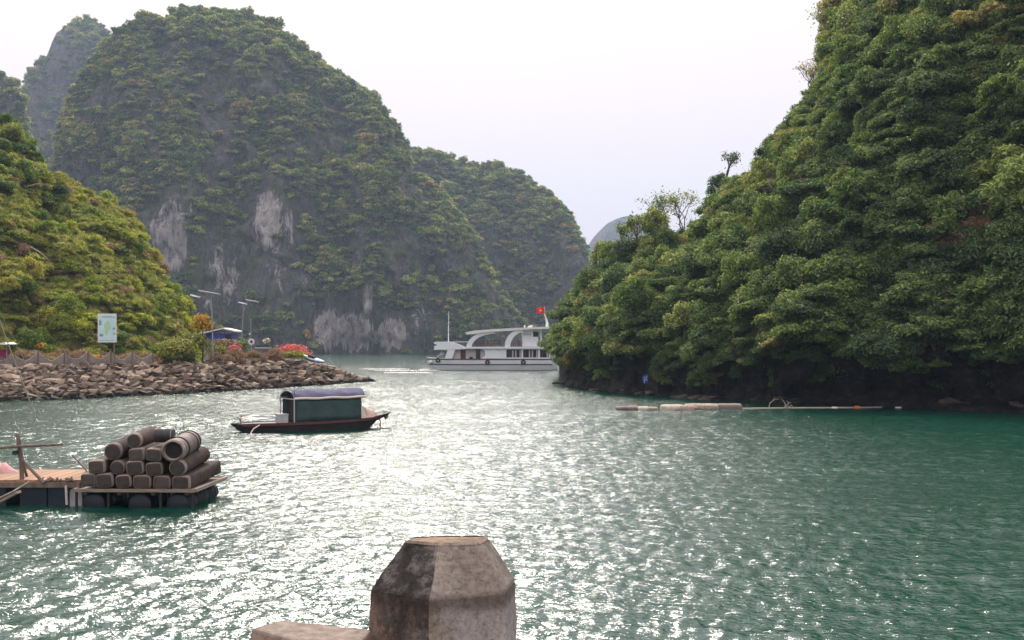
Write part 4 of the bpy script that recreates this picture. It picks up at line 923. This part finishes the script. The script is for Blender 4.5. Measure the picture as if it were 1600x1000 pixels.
for i in range(nx):
    for j in range(4):
        def fp(a, b_): return (bx(851.5) - a / nx * 1.15, .15 * math.sin(a * 1.1), bz(479) - b_ / 4 * .85 - .12 * (a / nx) - .06 * math.sin(a * .9))
        fl.add([fp(i, j), fp(i + 1, j), fp(i + 1, j + 1), fp(i, j + 1)], [(0, 1, 2, 3)])
flag = fl.build('flag', M['flag_red'], boat, True)
md = flag.modifiers.new('cloth', 'SOLIDIFY'); md.thickness = .015
sx0, sz0 = bx(851.5) - .58, bz(479) - .5
star = [(sx0 + math.sin(k * math.pi / 5) * (.24 if k % 2 == 0 else .10), sz0 + math.cos(k * math.pi / 5) * (.24 if k % 2 == 0 else .10)) for k in range(10)]
MB().prism(star, -.22, -.20).build('star', M['flag_yellow'], flag)
MB().tube([(bx(851.8), 0, bz(490)), (bx(851.6), 0, bz(478))], .025, 6).build('flag_staff', M['white_paint'], boat)
o = MB().tube([(bx(683), 0, 1.8), (bx(683), 0, 2.15), (bx(691), -.3, 2.2), (bx(691), -.3, 1.7)], .1, 6).build('anchor_winch', M['beige_wall'], boat)
mb = MB(); mb.loft([[(bx(690) + r_ * math.cos(a), -1.0 + r_ * math.sin(a), 2.25 + z) for a in [k * math.pi / 5 for k in range(10)]] for r_, z in ((.42, 0), (.36, .14), (.16, .42), (.03, .5))]); mb.build('white_cover', M['white_roof'], boat)
mb = MB(); mb.loft([[(bx(672.5) + r_ * math.cos(a), -.7 + r_ * math.sin(a), 1.2 + z) for a in [k * math.pi / 5 for k in range(10)]] for r_, z in ((.02, -.3), (.22, -.2), (.3, 0), (.22, .2), (.02, .3))]); mb.build('bow_buoy', M['white_roof'], boat, True)

# ------------------------------------------------------------------ sampan
SD = WD(674) + .9; k = SD / F
sam = thing('sampan', 'dark wooden sampan with arched blue tarpaulin cabin on the water', 'boat', ((487 - 800) * k, SD, 0), R(30))
c17 = math.cos(R(21)); sx_ = lambda px: (px - 487) * k / c17
sz_ = lambda py: (674 - py) * k
SH = [(365, .10, .02, .42, .40), (378, .42, .2, .38, .08), (400, .72, .45, .40, -.15), (440, .92, .66, .40, -.2), (490, 1.0, .75, .42, -.2), (540, .95, .7, .46, -.2), (568, .8, .5, .52, -.1), (585, .62, .3, .60, .32), (600, .5, .25, .68, .52), (607, .42, .2, .72, .6)]
MB().loft([[(sx_(px), -wt, zt), (sx_(px), -wb, zb), (sx_(px), wb, zb), (sx_(px), wt, zt), (sx_(px), wt * .92, zt - .02), (sx_(px), -wt * .92, zt - .02)] for px, wt, wb, zt, zb in SH]).build('hull', M['sampan_hull'], sam)
for s in (-1, 1): MB().loft([[(sx_(px), s * (wt + .03), zt - .10), (sx_(px), s * (wt + .03), zt + .015), (sx_(px), s * (wt - .06), zt + .015), (sx_(px), s * (wt - .06), zt - .10)] for px, wt, wb, zt, zb in SH[1:8]]).build('gunwale', M['maroon'], sam)
x0_, x1_ = sx_(453), sx_(553); hw = .88
def tarp_side(s):
    mb = MB(); rings = []
    for i in range(15):
        u = i / 14; rings.append([(x0_ + (x1_ - x0_) * u, s * (hw + .05 * math.sin(u * 19) * (1 - v) + .02 * math.sin(u * 40 + v * 5)), .42 + (1.02 - .0) * v + .02 * u) for v in (0, .25, .5, .75, 1)])
    return mb.loft(rings, False, False)
for s in (-1, 1):
    o = tarp_side(s).build('side_tarp', M['green_tarp'], sam, True); md = o.modifiers.new('cloth', 'SOLIDIFY'); md.thickness = .015
MB().box((x1_ - .05, 0, .95), (.04, hw * 1.9, 1.05)).build('back_tarp', M['green_tarp'], sam)
MB().loft([[(xx, -hw * .94 * math.cos(a), (1.40 + .36 * math.sin(a))) for a in [j * math.pi / 10 for j in range(11)]] + [(xx, hw * .94, .42), (xx, -hw * .94, .42)] for xx in (x0_ + .22, x0_ + .26)]).build('cabin_shade', M['black'], sam)  # black sheet added behind the opening, painting the shade inside the cabin
def roof_ring(x, e, rz, z0):
    return [(x, -e * math.cos(a), z0 + rz * math.sin(a)) for a in [j * math.pi / 12 for j in range(13)]]
rr_ = MB(); ringsO = []
for i in range(13):
    u = i / 12; ringsO.append([(x, y, z + .025 * math.sin(u * 17 + y * 6) + .03 * math.sin(u * 6.3) * (1 if abs(y) < .7 else .4)) for x, y, z in roof_ring(x0_ - .12 + (x1_ - x0_ + .3) * u, hw + .06, .36 + .04 * u, 1.43 + .04 * u)])
o = rr_.loft(ringsO, False, False).build('roof_tarp', M['blue_tarp'], sam, True); md = o.modifiers.new('cloth', 'SOLIDIFY'); md.thickness = .03
for s in (-1, 1):
    MB().tube([(x0_ - .13 + (x1_ - x0_ + .34) * u, s * (hw + .07), 1.45 + .04 * u + .015 * math.sin(u * 15)) for u in [i / 12 for i in range(13)]], .055, 6).build('roof_edge', M['pale_edge'], sam)
for xx in (x0_ - .05, x0_ + .02): pass
MB().tube([(x0_ - .1, -hw * math.cos(a), 1.44 + .34 * math.sin(a)) for a in [j * math.pi / 12 for j in range(13)]], .025, 6).build('hoop', M['grey_plastic'], sam)
MB().tube([(x0_ - .1, -hw, 1.42), (x0_ - .1, hw, 1.42)], .025, 6).build('crossbar', M['grey_plastic'], sam)
for s in (-1, 1): MB().tube([(x0_ - .1, s * hw, .4), (x0_ - .1, s * hw, 1.44)], .03, 6).build('roof_post', M['grey_plastic'], sam)
MB().tube([(x0_ - .05, -hw + .1, 1.5), (x0_ - .07, -hw + .1, 2.15)], .012, 5).build('antenna', M['black'], sam)
MB().prism([(sx_(545), .45), (sx_(553), 1.35), (sx_(556), 1.0), (sx_(562), .62), (sx_(575), .55)], -.82, -.78).build('stern_awning', M['pale_edge'], sam)
MB().tube([(sx_(591), -.3, .6), (sx_(592), -.3, .02)], .03, 6).build('rudder_post', M['red_wood'], sam)
MB().tube([(sx_(600), 0, .66), (sx_(606), -.1, .42)], .12, 6).build('rudder', M['old_wood'], sam)
MB().tube([(sx_(400), -.76, .35), (sx_(390), -.85, .2), (sx_(386), -.9, .05), (sx_(383), -1.0, -.1)], .03, 5).build('anchor_rope', M['rope'], sam)
MB().tube([(sx_(378), -.2, .38), (sx_(379), -.2, .72)], .03, 5).build('bow_cleat', M['red_wood'], sam)
MB().tube([(sx_(392), -.55, .42), (sx_(392), -.55, .72), (sx_(425), -.7, .68), (sx_(425), -.7, .42)], .02, 5).build('deck_rail', M['steel_grey'], sam)
yb = math.sin(R(30))
def on_sam(px, y, z): v = Matrix.Rotation(R(30), 3, 'Z') @ Vector((sx_(px), y, z)); return v + sam.location
o = thing('plastic_crate', 'pale grey plastic box on the foredeck of the sampan', 'box', on_sam(436, -.45, .40), R(30))
MB().box((0, 0, .17), (.42, .5, .34)).build('body', M['grey_plastic'], o); MB().box((0, 0, .365), (.45, .53, .05)).build('lid', M['grey_plastic'], o)
mb = MB(); rr2 = random.Random(4)
mb.loft([[(u, r_ * math.cos(a) * .5, max(0, r_ * math.sin(a) * .42 + .12 * rr2.random())) for a in [j * math.pi / 5 for j in range(10)]] for u, r_ in ((-.5, .1), (-.35, .75), (-.1, 1.0), (.15, .7), (.3, .8), (.5, .4), (.6, .05))])
o = mb.build('cloth_bundle', M['beige_cloth'], None, True, on_sam(570, -.1, .50), (0, 0, R(30))); tag(o, 'beige bundle of cloth and net heaped at the stern of the sampan', 'bundle')

# ------------------------------------------------------------------ raft with barrels
RD = 30.0; rk = RD / F
RAFT = Vector(((210 - 800) * rk, RD, 0)); dz = .44
raft = thing('raft', 'square float raft with pale plank rim carrying the stacked barrels', 'raft', RAFT, R(-2.0))
rx = lambda px: (px - 210) * rk
for i in range(9): MB().box((0, .15 + i * .31, dz - .03), (2.74, .285, .05)).build('plank', M['plank_grey'], raft)
MB().box((0, -.02, dz - .02), (2.86, .05, .075)).build('rim', M['plank_grey'], raft); MB().box((0, 2.93, dz - .02), (2.86, .05, .07)).build('rim', M['plank_grey'], raft)
for s in (-1, 1): MB().box((s * 1.43, 1.46, dz - .02), (.06, 2.85, .08)).build('rim', M['plank_grey'], raft)
for x in (-1.2, -.4, .4, 1.2): MB().box((x, 1.45, dz - .1), (.09, 2.7, .09)).build('beam', M['old_wood'], raft)
def float_drum(parent, x, y, L, r, z=.07, name='float_drum'):
    mb = MB(); prof_ = [(-L / 2, r * .86), (-L / 2 + .03, r), (-L / 6, r), (-L / 6 + .02, r * 1.04), (-L / 6 + .05, r), (L / 6 - .05, r), (L / 6 - .02, r * 1.04), (L / 6, r), (L / 2 - .03, r), (L / 2, r * .86)]
    mb.loft([[(x + q * math.cos(a), y + u, z + q * math.sin(a)) for a in [j * math.pi / 8 for j in range(16)]] for u, q in prof_]); return mb.build(name, M['blue_drum'], parent, True)
for x in (-1.02, .08, .98):
    for y in (.55, 1.5, 2.4): float_drum(raft, x, y, .85, .27)
for x in (-1.38, -.62, .62, 1.38): MB().box((x, .02, .12), (.05, .05, .6)).build('strut', M['black'], raft)

def super_ring(w, h_, y, e, n=20):
    out = []
    for j in range(n):
        a = 2 * math.pi * j / n; c, s = math.cos(a), math.sin(a)
        out.append((math.copysign(abs(c) ** (2 / e), c) * w / 2, y, math.copysign(abs(s) ** (2 / e), s) * h_ / 2))
    return out
def barrel(label, x, y, w, h_, L, kind, d=29.98, tilt=3.0, yaw=0.0, mat='barrel', open_end=False, rib=True):
    e = 2 if kind == 'round' else 4.5
    c = P(x, y, d); t = thing('barrel', label, 'barrel', c, R(-2 + yaw + rg.uniform(-2.2, 2.2)), 'barrels stacked on the raft'); t.rotation_euler.x = R(tilt); t.rotation_euler.y = R(rg.uniform(-5, 5))
    w *= rk; h_ *= rk
    prof_ = []; q = 0.16
    while q < L - .1:
        prof_ += [(q, .93), (q + .03, 1.03 if rib else .99), (q + .08, 1.01 if rib else .99)]; q += .11 if rib else .5
    prof_ += [(L - .08, .97), (L, .80)]
    MB().loft([super_ring(w * s, h_ * s, u, e) for u, s in prof_]).build('body', M[mat], t, True)
    hp = [(0.0, .84), (.02, .95), (.06, 1.0), (.13, 1.0), (.15, .96)]
    MB().loft([super_ring(w * s, h_ * s, u, e) for u, s in hp] + [super_ring(w * .7, h_ * .7, .1, e), super_ring(w * .74, h_ * .74, .03, e), super_ring(w * .80, h_ * .80, 0.0, e)], True, False).build('hoop', M['hoop'], t, True)
    MB().loft([super_ring(w * q, h_ * q, v, e) for q, v in (((.80, .012), (.78, .004), (.6, -.006), (.3, -.01)) if not open_end else ((.76, .12), (.7, .2)))]).build('end_cap', M['black'] if open_end else M['barrel_end'], t)  # open barrel: black plate in the mouth paints the shade of its hollow
    if mat == 'barrel_grey':
        for u in (.42, L * .72, L * .86): MB().loft([super_ring(w * s, h_ * s, u + v, e) for v, s in ((0, 1.0), (.01, 1.06), (.04, 1.06), (.05, 1.0))]).build('strap', M['black'], t)
    return t
for a in (('round pale rimmed barrel on the very top of the stack', 209, 689, 25, 25, 1.5, 'round', 30.1, 3), 
          ('round barrel at the left end of the second layer from the top', 176, 706, 29, 28, 1.6, 'round', 30.05, 4),
          ('left one of the two square ended barrels in the second layer from the top', 212.5, 711, 25, 21, 2.2, 'box'), ('right square ended barrel beside the big open barrel', 239.5, 711, 25, 21, 2.2, 'box'),
          ('square ended barrel at the left end of the third layer', 150, 730, 27, 22, 2.3, 'box'), ('small round barrel second from left in the third layer', 183, 731, 24, 24, 2.2, 'round', 30.02, 3),
          ('square ended barrel in the middle of the third layer', 210, 731.5, 28, 23, 2.3, 'box'), ('dark square ended barrel left of the long round one in the third layer', 240, 733.5, 27, 22, 2.3, 'box'),
          ('long round ribbed barrel at the right end of the third layer', 277, 731.5, 28, 27, 2.2, 'round', 29.95, 4),
          ('square ended barrel at the left end of the bottom layer', 137, 750.5, 24, 21, 2.5, 'box'), ('bottom layer barrel second from left', 162.5, 751.5, 28, 23, 2.5, 'box'),
          ('bottom layer barrel third from left', 192, 752.5, 25, 21, 2.5, 'box'), ('bottom layer barrel fourth from left', 221, 753.5, 29, 22, 2.5, 'box'),
          ('bottom layer barrel fifth from left', 252, 754.5, 28, 22, 2.5, 'box'), ('long brown barrel at the right end of the bottom layer', 282, 755, 29, 23, 2.6, 'box')):
    barrel(*a)
barrel('big light grey barrel with open dark end, at the right of the second layer', 270, 705, 38, 36, 1.75, 'round', 29.9, 4, 0, 'barrel_grey', True, False)
t = thing('barrel', 'short dark plastic drum lying crosswise on top of the stack', 'barrel', P(257.5, 680, 30.4), R(3), 'barrels stacked on the raft')
MB().loft([[(u, q * math.cos(a), q * math.sin(a)) for a in [j * math.pi / 10 for j in range(20)]] for u, q in ((-.22, .15), (-.21, .172), (-.1, .172), (-.09, .18), (-.06, .18), (-.05, .172), (.08, .172), (.09, .18), (.12, .18), (.13, .172), (.2, .165), (.225, .14))]).build('body', M['dark_plastic'], t, True)
MB().loft([[(u, q * math.cos(a), q * math.sin(a)) for a in [j * math.pi / 10 for j in range(20)]] for u, q in ((.155, .172), (.16, .18), (.175, .18), (.18, .172))]).build('strap', M['hoop'], t, True)

# jetty left of the raft
JX0, JX1 = (-160 - 800) * rk, (117 - 800) * rk
jet = thing('floating_jetty', 'plank jetty on blue float drums at the left edge beside the raft', 'jetty', (0, 30.3, 0))
for i in range(16): MB().box((JX0 + (JX1 - JX0) * (i + .5) / 16 - (.0), 1.35, .60), ((JX1 - JX0) / 16 - .02, 2.5, .05)).build('plank', M['plank'], jet)
MB().box(((JX0 + JX1) / 2, .07, .51), (JX1 - JX0, .1, .12)).build('edge_beam', M['old_wood'], jet); MB().box(((JX0 + JX1) / 2, 2.5, .51), (JX1 - JX0, .1, .12)).build('edge_beam', M['old_wood'], jet)
for px in (-120, -70, -18, 42, 82): 
    w_ = (33 if px != 42 else 42) * rk
    MB().loft([super_ring(w_, .62, y, 8, 24) for y in (0.0, .03, 2.2, 2.23)]).build('float_tank', M['blue_drum'], jet, True, ((px - 800) * rk, .1, .18))
MB().loft([super_ring(20 * rk, .5, y, 8, 24) for y in (0.0, .03, 1.0)]).build('float_tank', M['grey_plastic'], jet, True, ((109 - 800) * rk, .12, .16))
MB().tube([((96.5 - 800) * rk, -.02, .5), ((98 - 800) * rk, -.02, .05)], .03, 6).build('hanging_rope', M['rope'], jet)
# pole frame on the jetty
d0 = 30.5
pf = thing('pole_frame', 'crossed wooden pole frame lashed upright on the jetty', 'poles', P(34, 757, d0)); org = P(34, 757, d0)
def pole(pts, r, name='pole'): return MB().tube([P(x, y, d0 + dd) - org for x, y, dd in pts], r, 7).build(name, M['old_wood'], pf, True)
pole([(27, 678, 0), (30, 695, 0), (33, 718, 0), (34.5, 757, 0)], [.045, .05, .05, .055]); pole([(-60, 704, -.1), (0, 699.5, -.1), (40, 697, -.1), (98, 694.5, -.1)], [.035, .035, .035, .03], 'crossbar')
pole([(30, 712, .1), (50, 735, -.1), (69, 755, -.2)], [.04, .04, .04], 'brace'); pole([(34, 715, .2), (39, 735, .5), (44, 750, .9)], .035, 'brace')
mb = MB(); mb.box((0, 0, 0), (.11, .1, .1)); mb.build('lashing', M['black'], pf, False, P(24, 707, d0 - .1) - org)
o = MB().tube([P(112, 711, 31.5), P(125, 724, 31.4), P(136, 737, 31.2)], [.015, .025, .02], 5).build('stick', M['old_wood']); tag(o, 'thin stick leaning out of the jetty left of the barrels', 'stick')
o = MB().box((0, 0, 0), (.9, .3, .06), Matrix.Rotation(R(-28), 3, 'Y')).build('driftwood_plank', M['plank_grey'], None, False, P(2, 783, 29.3)); tag(o, 'pale broken plank floating beside the jetty at the left edge', 'plank')
o = MB().tube([P(-20, 787, 29.6), P(20, 768, 29.9), P(45, 753, 30.25)], .022, 5).build('slanting_pole', M['dead_wood']); tag(o, 'pale slanting pole resting against the jetty edge', 'pole')
mb = MB(); mb.loft([[(u, r_ * math.cos(a) * .4, max(0, r_ * math.sin(a) * .3)) for a in [j * math.pi / 5 for j in range(10)]] for u, r_ in ((-.5, .3), (-.2, .9), (.1, 1.0), (.3, .5), (.5, .12), (.56, .02))])
o = mb.build('folded_cloth', M['pink_cloth'], None, True, P(0, 741, 32.2) + Vector((0, 0, 0))); tag(o, 'faded pink cloth heaped on the jetty at the left edge', 'cloth')
for i, (px, py) in enumerate(((88, 752), (92, 754), (84, 755), (75, 755), (102, 753))):
    pass
mb = MB()
for i in range(26):
    q = P(rg.uniform(66, 112), 753, 30.35) ; mb.tube([q + Vector((rg.uniform(-.1, .1), rg.uniform(-.05, .05), .02)), q + Vector((rg.uniform(-.12, .12), .05, rg.uniform(.03, .12)))], .018, 5)
o = mb.build('rope_heap', M['old_wood']); tag(o, 'tangle of dark rope and scraps on the jetty edge', 'rope')
# mooring lines from a mast beyond the left edge
mast = thing('mooring_mast', 'tall mast with stay lines standing beyond the left edge', 'mast', (P(-62, 600, 57).x, 57, 0))
MB().tube([(0, 0, -.5), (0, 0, P(0, 340, 57).z)], [.11, .08], 8).build('shaft', M['old_wood'], mast)
o = MB().tube([P(-62, 341, 57), P(0, 503, 59.5), P(57, 655, WD(656)), P(60, 662, WD(660))], .028, 6).build('mooring_rope', M['rope']); tag(o, 'pale thick mooring line running down into the water at the left', 'rope')
o = MB().tube([P(-62, 367, 57), P(0, 487, 75), P(40, 566, ground_at(40, .5).y)], .022, 6).build('stay_rope', M['rope']); tag(o, 'thin stay line slanting down to the net fence', 'rope')

# ------------------------------------------------------------------ floats and driftwood by the right hillside
def lump(name, label, cat, mat, x0, x1, y0, y1, dep, seed, e=3, group=None):
    d = WD(y1) ; k = d / F; L = (x1 - x0) * k; h_ = (y1 - y0) * k; rr3 = random.Random(seed)
    mb = MB(); mb.loft([[(u * L / 2, yy * s * dep / h_ * (1 + .06 * rr3.uniform(-1, 1)), zz * s + h_ * .32) for yy, _, zz in [(q[0], 0, q[2]) for q in super_ring(h_ * 1.25, h_ * 1.35, 0, e, 12)]] for u, s in ((-1, .55), (-.94, .9), (-.5, 1.0), (0, .95 + .1 * rr3.random()), (.5, 1.0), (.93, .92), (1, .5))])
    o = mb.build(name, mat, None, True, ((((x0 + x1) / 2) - 800) * k, d + dep * .5, 0), (0, 0, R(rr3.uniform(-5, 5)))); tag(o, label, cat, group); return o
lump('foam_float', 'pale foam float at the left end of the log boom', 'float', M['foam'], 1033, 1068, 632, 641, .6, 1)
lump('wood_block', 'short brown block between the pale foam float and the log', 'log', M['dead_wood'], 1064, 1086, 633, 641.5, .5, 2)
lump('floating_log', 'long pale topped log in the middle of the log boom', 'log', M['dead_wood'], 1070, 1124, 630.5, 640.5, .7, 3, 2.4)
lump('floating_log', 'grey tapering log at the right end of the log boom', 'log', M['plank_grey'], 1116, 1160, 630.5, 639, .6, 4, 2.4)
lump('driftwood', 'dark driftwood floating left of the log boom', 'driftwood', M['old_wood'], 962, 998, 635, 641, .6, 5)
lump('driftwood', 'small pale driftwood piece nearest the foam float', 'driftwood', M['dead_wood'], 1008, 1028, 636, 641, .35, 6)
lump('plastic_bag', 'purple bag caught on the driftwood', 'bag', M['purple'], 982, 997, 633, 640, .3, 7, 2)
lump('driftwood', 'brown driftwood right of the purple bag', 'driftwood', M['foam'], 996, 1013, 635, 641, .4, 8)
o = MB().tube([P(x, lerp([(1160, 639), (1250, 638), (1350, 637.5), (1440, 636)], x) , WD(lerp([(1160, 639), (1250, 638), (1350, 637.5), (1440, 636)], x))) + Vector((0, 0, .03)) for x in range(1160, 1441, 14)], .045, 6).build('floating_boom', M['foam']); tag(o, 'long thin pale boom floating along the right shore', 'boom')
lump('orange_float', 'small orange float on the thin pale boom', 'float', M['orange'], 1336, 1344, 634, 638.5, .25, 9, 2)
for x in (1300, 1400, 1428): lump('foam_piece', {1300: 'small white foam piece left of the orange float', 1400: 'white foam scrap right of the orange float', 1428: 'white foam scrap at the right end of the boom'}[x], 'foam', M['white_roof'], x, x + 9, 635.5, 638.5, .2, x, 2)
tw = MB(); d = WD(639)
for pts in ([(1201, 639), (1203, 630), (1210, 624), (1217, 624)], [(1229, 639), (1226, 629), (1221, 623)], [(1229, 637), (1232, 629), (1229, 626)], [(1229, 638), (1237, 633), (1240, 637)], [(1222, 639), (1228, 634), (1236, 628)]):
    tw.tube([P(x, y, d) for x, y in pts], [.035, .03, .02, .012][:len(pts)], 5)
tag(tw.build('driftwood_branch', M['dead_wood']), 'bare twisted branch sticking up from the water on the boom', 'branch')

# blue paint mark on the rock under the right hillside
hp, hn = on(RH, 1011, 592)
if hp is None: hp, hn = P(1011, 592, 104), Vector((0, -1, 0))
if hn.y > 0: hn = -hn
zq = hn.to_track_quat('Z', 'Y')
pm = tag(link('painted_mark', None, None, hp + hn * .03), 'small blue painted mark with pale curls on the dark rock', 'mark')
pm.rotation_euler = Vector((0.02, -1, 0.05)).to_track_quat('Z', 'Y').to_euler(); pm.location = hp + Vector((0, -.12, 0))
MB().loft([[(.33 * math.cos(a) * (1 + .1 * math.sin(3 * a)), .40 * math.sin(a) * (1 + .12 * math.sin(2 * a + 1)), z) for a in [j * math.pi / 10 for j in range(20)]] for z in (-.3, 0)]).build('blue_patch', M['paint_blue'], pm)
mk = MB()
for pts in ([(-.22, -.3), (-.22, 0), (-.14, .16), (-.03, .14), (-.06, -.02), (-.16, -.1)], [(.0, .18), (.1, .3), (.22, .22), (.2, .05), (.05, -.12), (-.08, -.1)]):
    mk.tube([(x, y, .015) for x, y in pts], .045, 6)
mk.build('pale_curl', M['paint_pale'], pm)

# ------------------------------------------------------------------ our own quay: post and rail
QZ = 2.3
q = MB(); q.box((0, 0.3, QZ - 1.4), (14, 4.4, 2.8)); o = q.build('quay', M['beam_concrete']); tag(o, kind='structure')
PD = 2.7; pk = PD / F
pp = P(692.5, 1000, PD); post = thing('concrete_post', 'weathered hexagonal concrete post with tapered cap in the foreground', 'post', (pp.x, PD, QZ))
def hexring(r, z, rot=R(0), cx=0):
    a0 = R(-98) + rot
    return [(cx + r * math.cos(a0 + j * math.pi / 3), r * math.sin(a0 + j * math.pi / 3), z) for j in range(6)]
zq_ = lambda y: P(0, y, PD).z - QZ
Rr = 121 * pk; Rt = 70 * pk
prof_ = [(Rr * 1.02, 0), (Rr * 1.01, zq_(1000)), (Rr, zq_(914)), (Rt, zq_(844)), (Rt * .96, zq_(843))]
bm = bmesh.new(); rings = []
for r_, z in prof_: rings.append([bm.verts.new((vx, vy * (1 if r_ > Rt else .62), vz)) for vx, vy, vz in hexring(r_, z, cx=(2 * pk if r_ > Rt else 5 * pk))])
for a, b_ in zip(rings, rings[1:]):
    for j in range(6): bm.faces.new((a[j], a[(j + 1) % 6], b_[(j + 1) % 6], b_[j]))
bm.faces.new(rings[-1]); bm.faces.new(rings[0][::-1])
bmesh.ops.recalc_face_normals(bm, faces=bm.faces)
bmesh.ops.bevel(bm, geom=[e for e in bm.edges], offset=.006, segments=2, profile=.6, affect='EDGES')
bmesh.ops.subdivide_edges(bm, edges=[e for e in bm.edges if e.calc_length() > .05], cuts=5, use_grid_fill=True)
for v in bm.verts:
    v.co += Vector((noise.noise(v.co * 14), noise.noise(v.co * 14 + Vector((5, 5, 5))), noise.noise(v.co * 14 + Vector((9, 1, 4))))) * .0038
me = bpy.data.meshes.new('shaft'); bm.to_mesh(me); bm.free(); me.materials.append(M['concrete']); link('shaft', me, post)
# rail running down to the post from the left
zt = CZ - .58 - QZ + 0.0
A_, B_, C_, D_ = (-.532, 2.613), (-.478, 2.665), (-.285, 2.60), (-.31, 2.43)
rl = thing('concrete_rail', 'weathered concrete rail ending left of the foreground post', 'rail', (0, 0, QZ))
mb = MB(); top_ = [(*A_, zt), (*B_, zt + .006), (*C_, zt), (*D_, zt - .012)]
bot = [(A_[0] - .03, A_[1] - .03, zt - .14), (B_[0] - .02, B_[1] + .02, zt - .14), (C_[0], C_[1] + .02, zt - .14), (D_[0], D_[1] - .03, zt - .14)]
mb.loft([bot, top_]); o = mb.build('beam', M['beam_concrete'], rl); md = o.modifiers.new('edge', 'BEVEL'); md.width = .006; md.segments = 2
MB().box((-.42, 2.60, (zt - .14) / 2), (.09, .09, zt - .14)).build('support', M['beam_concrete'], rl)
# foam streaks of the cruise boat's bow wave
wk = MB(); rw = random.Random(9)
for (x0, x1, y) in ((585, 688, 579.2), (600, 676, 582.5), (655, 690, 577.6), (560, 640, 577.0)):
    n = 26
    for i in range(n):
        u0, u1 = i / n, (i + .75 + .3 * rw.random()) / n; h_ = rw.uniform(.06, .32) * (.35 + math.sin(math.pi * (i + .5) / n))
        yy = y + rw.uniform(-.25, .25); p0, p1 = P(x0 + (x1 - x0) * u0, yy, WD(yy)), P(x0 + (x1 - x0) * u1, yy, WD(yy))
        wk.add([p0 + Vector((0, -h_ * 2, .03)), p1 + Vector((0, -h_, .03)), p1 + Vector((0, h_, .03)), p0 + Vector((0, h_ * 2, .03)), (p0 + p1) / 2 + Vector((0, 0, .10 + .1 * h_))], [(0, 1, 4), (1, 2, 4), (2, 3, 4), (3, 0, 4)])
tag(wk.build('bow_wave', M['white_roof']), 'white foam streaks of the cruise boat bow wave', 'foam', kind='stuff')
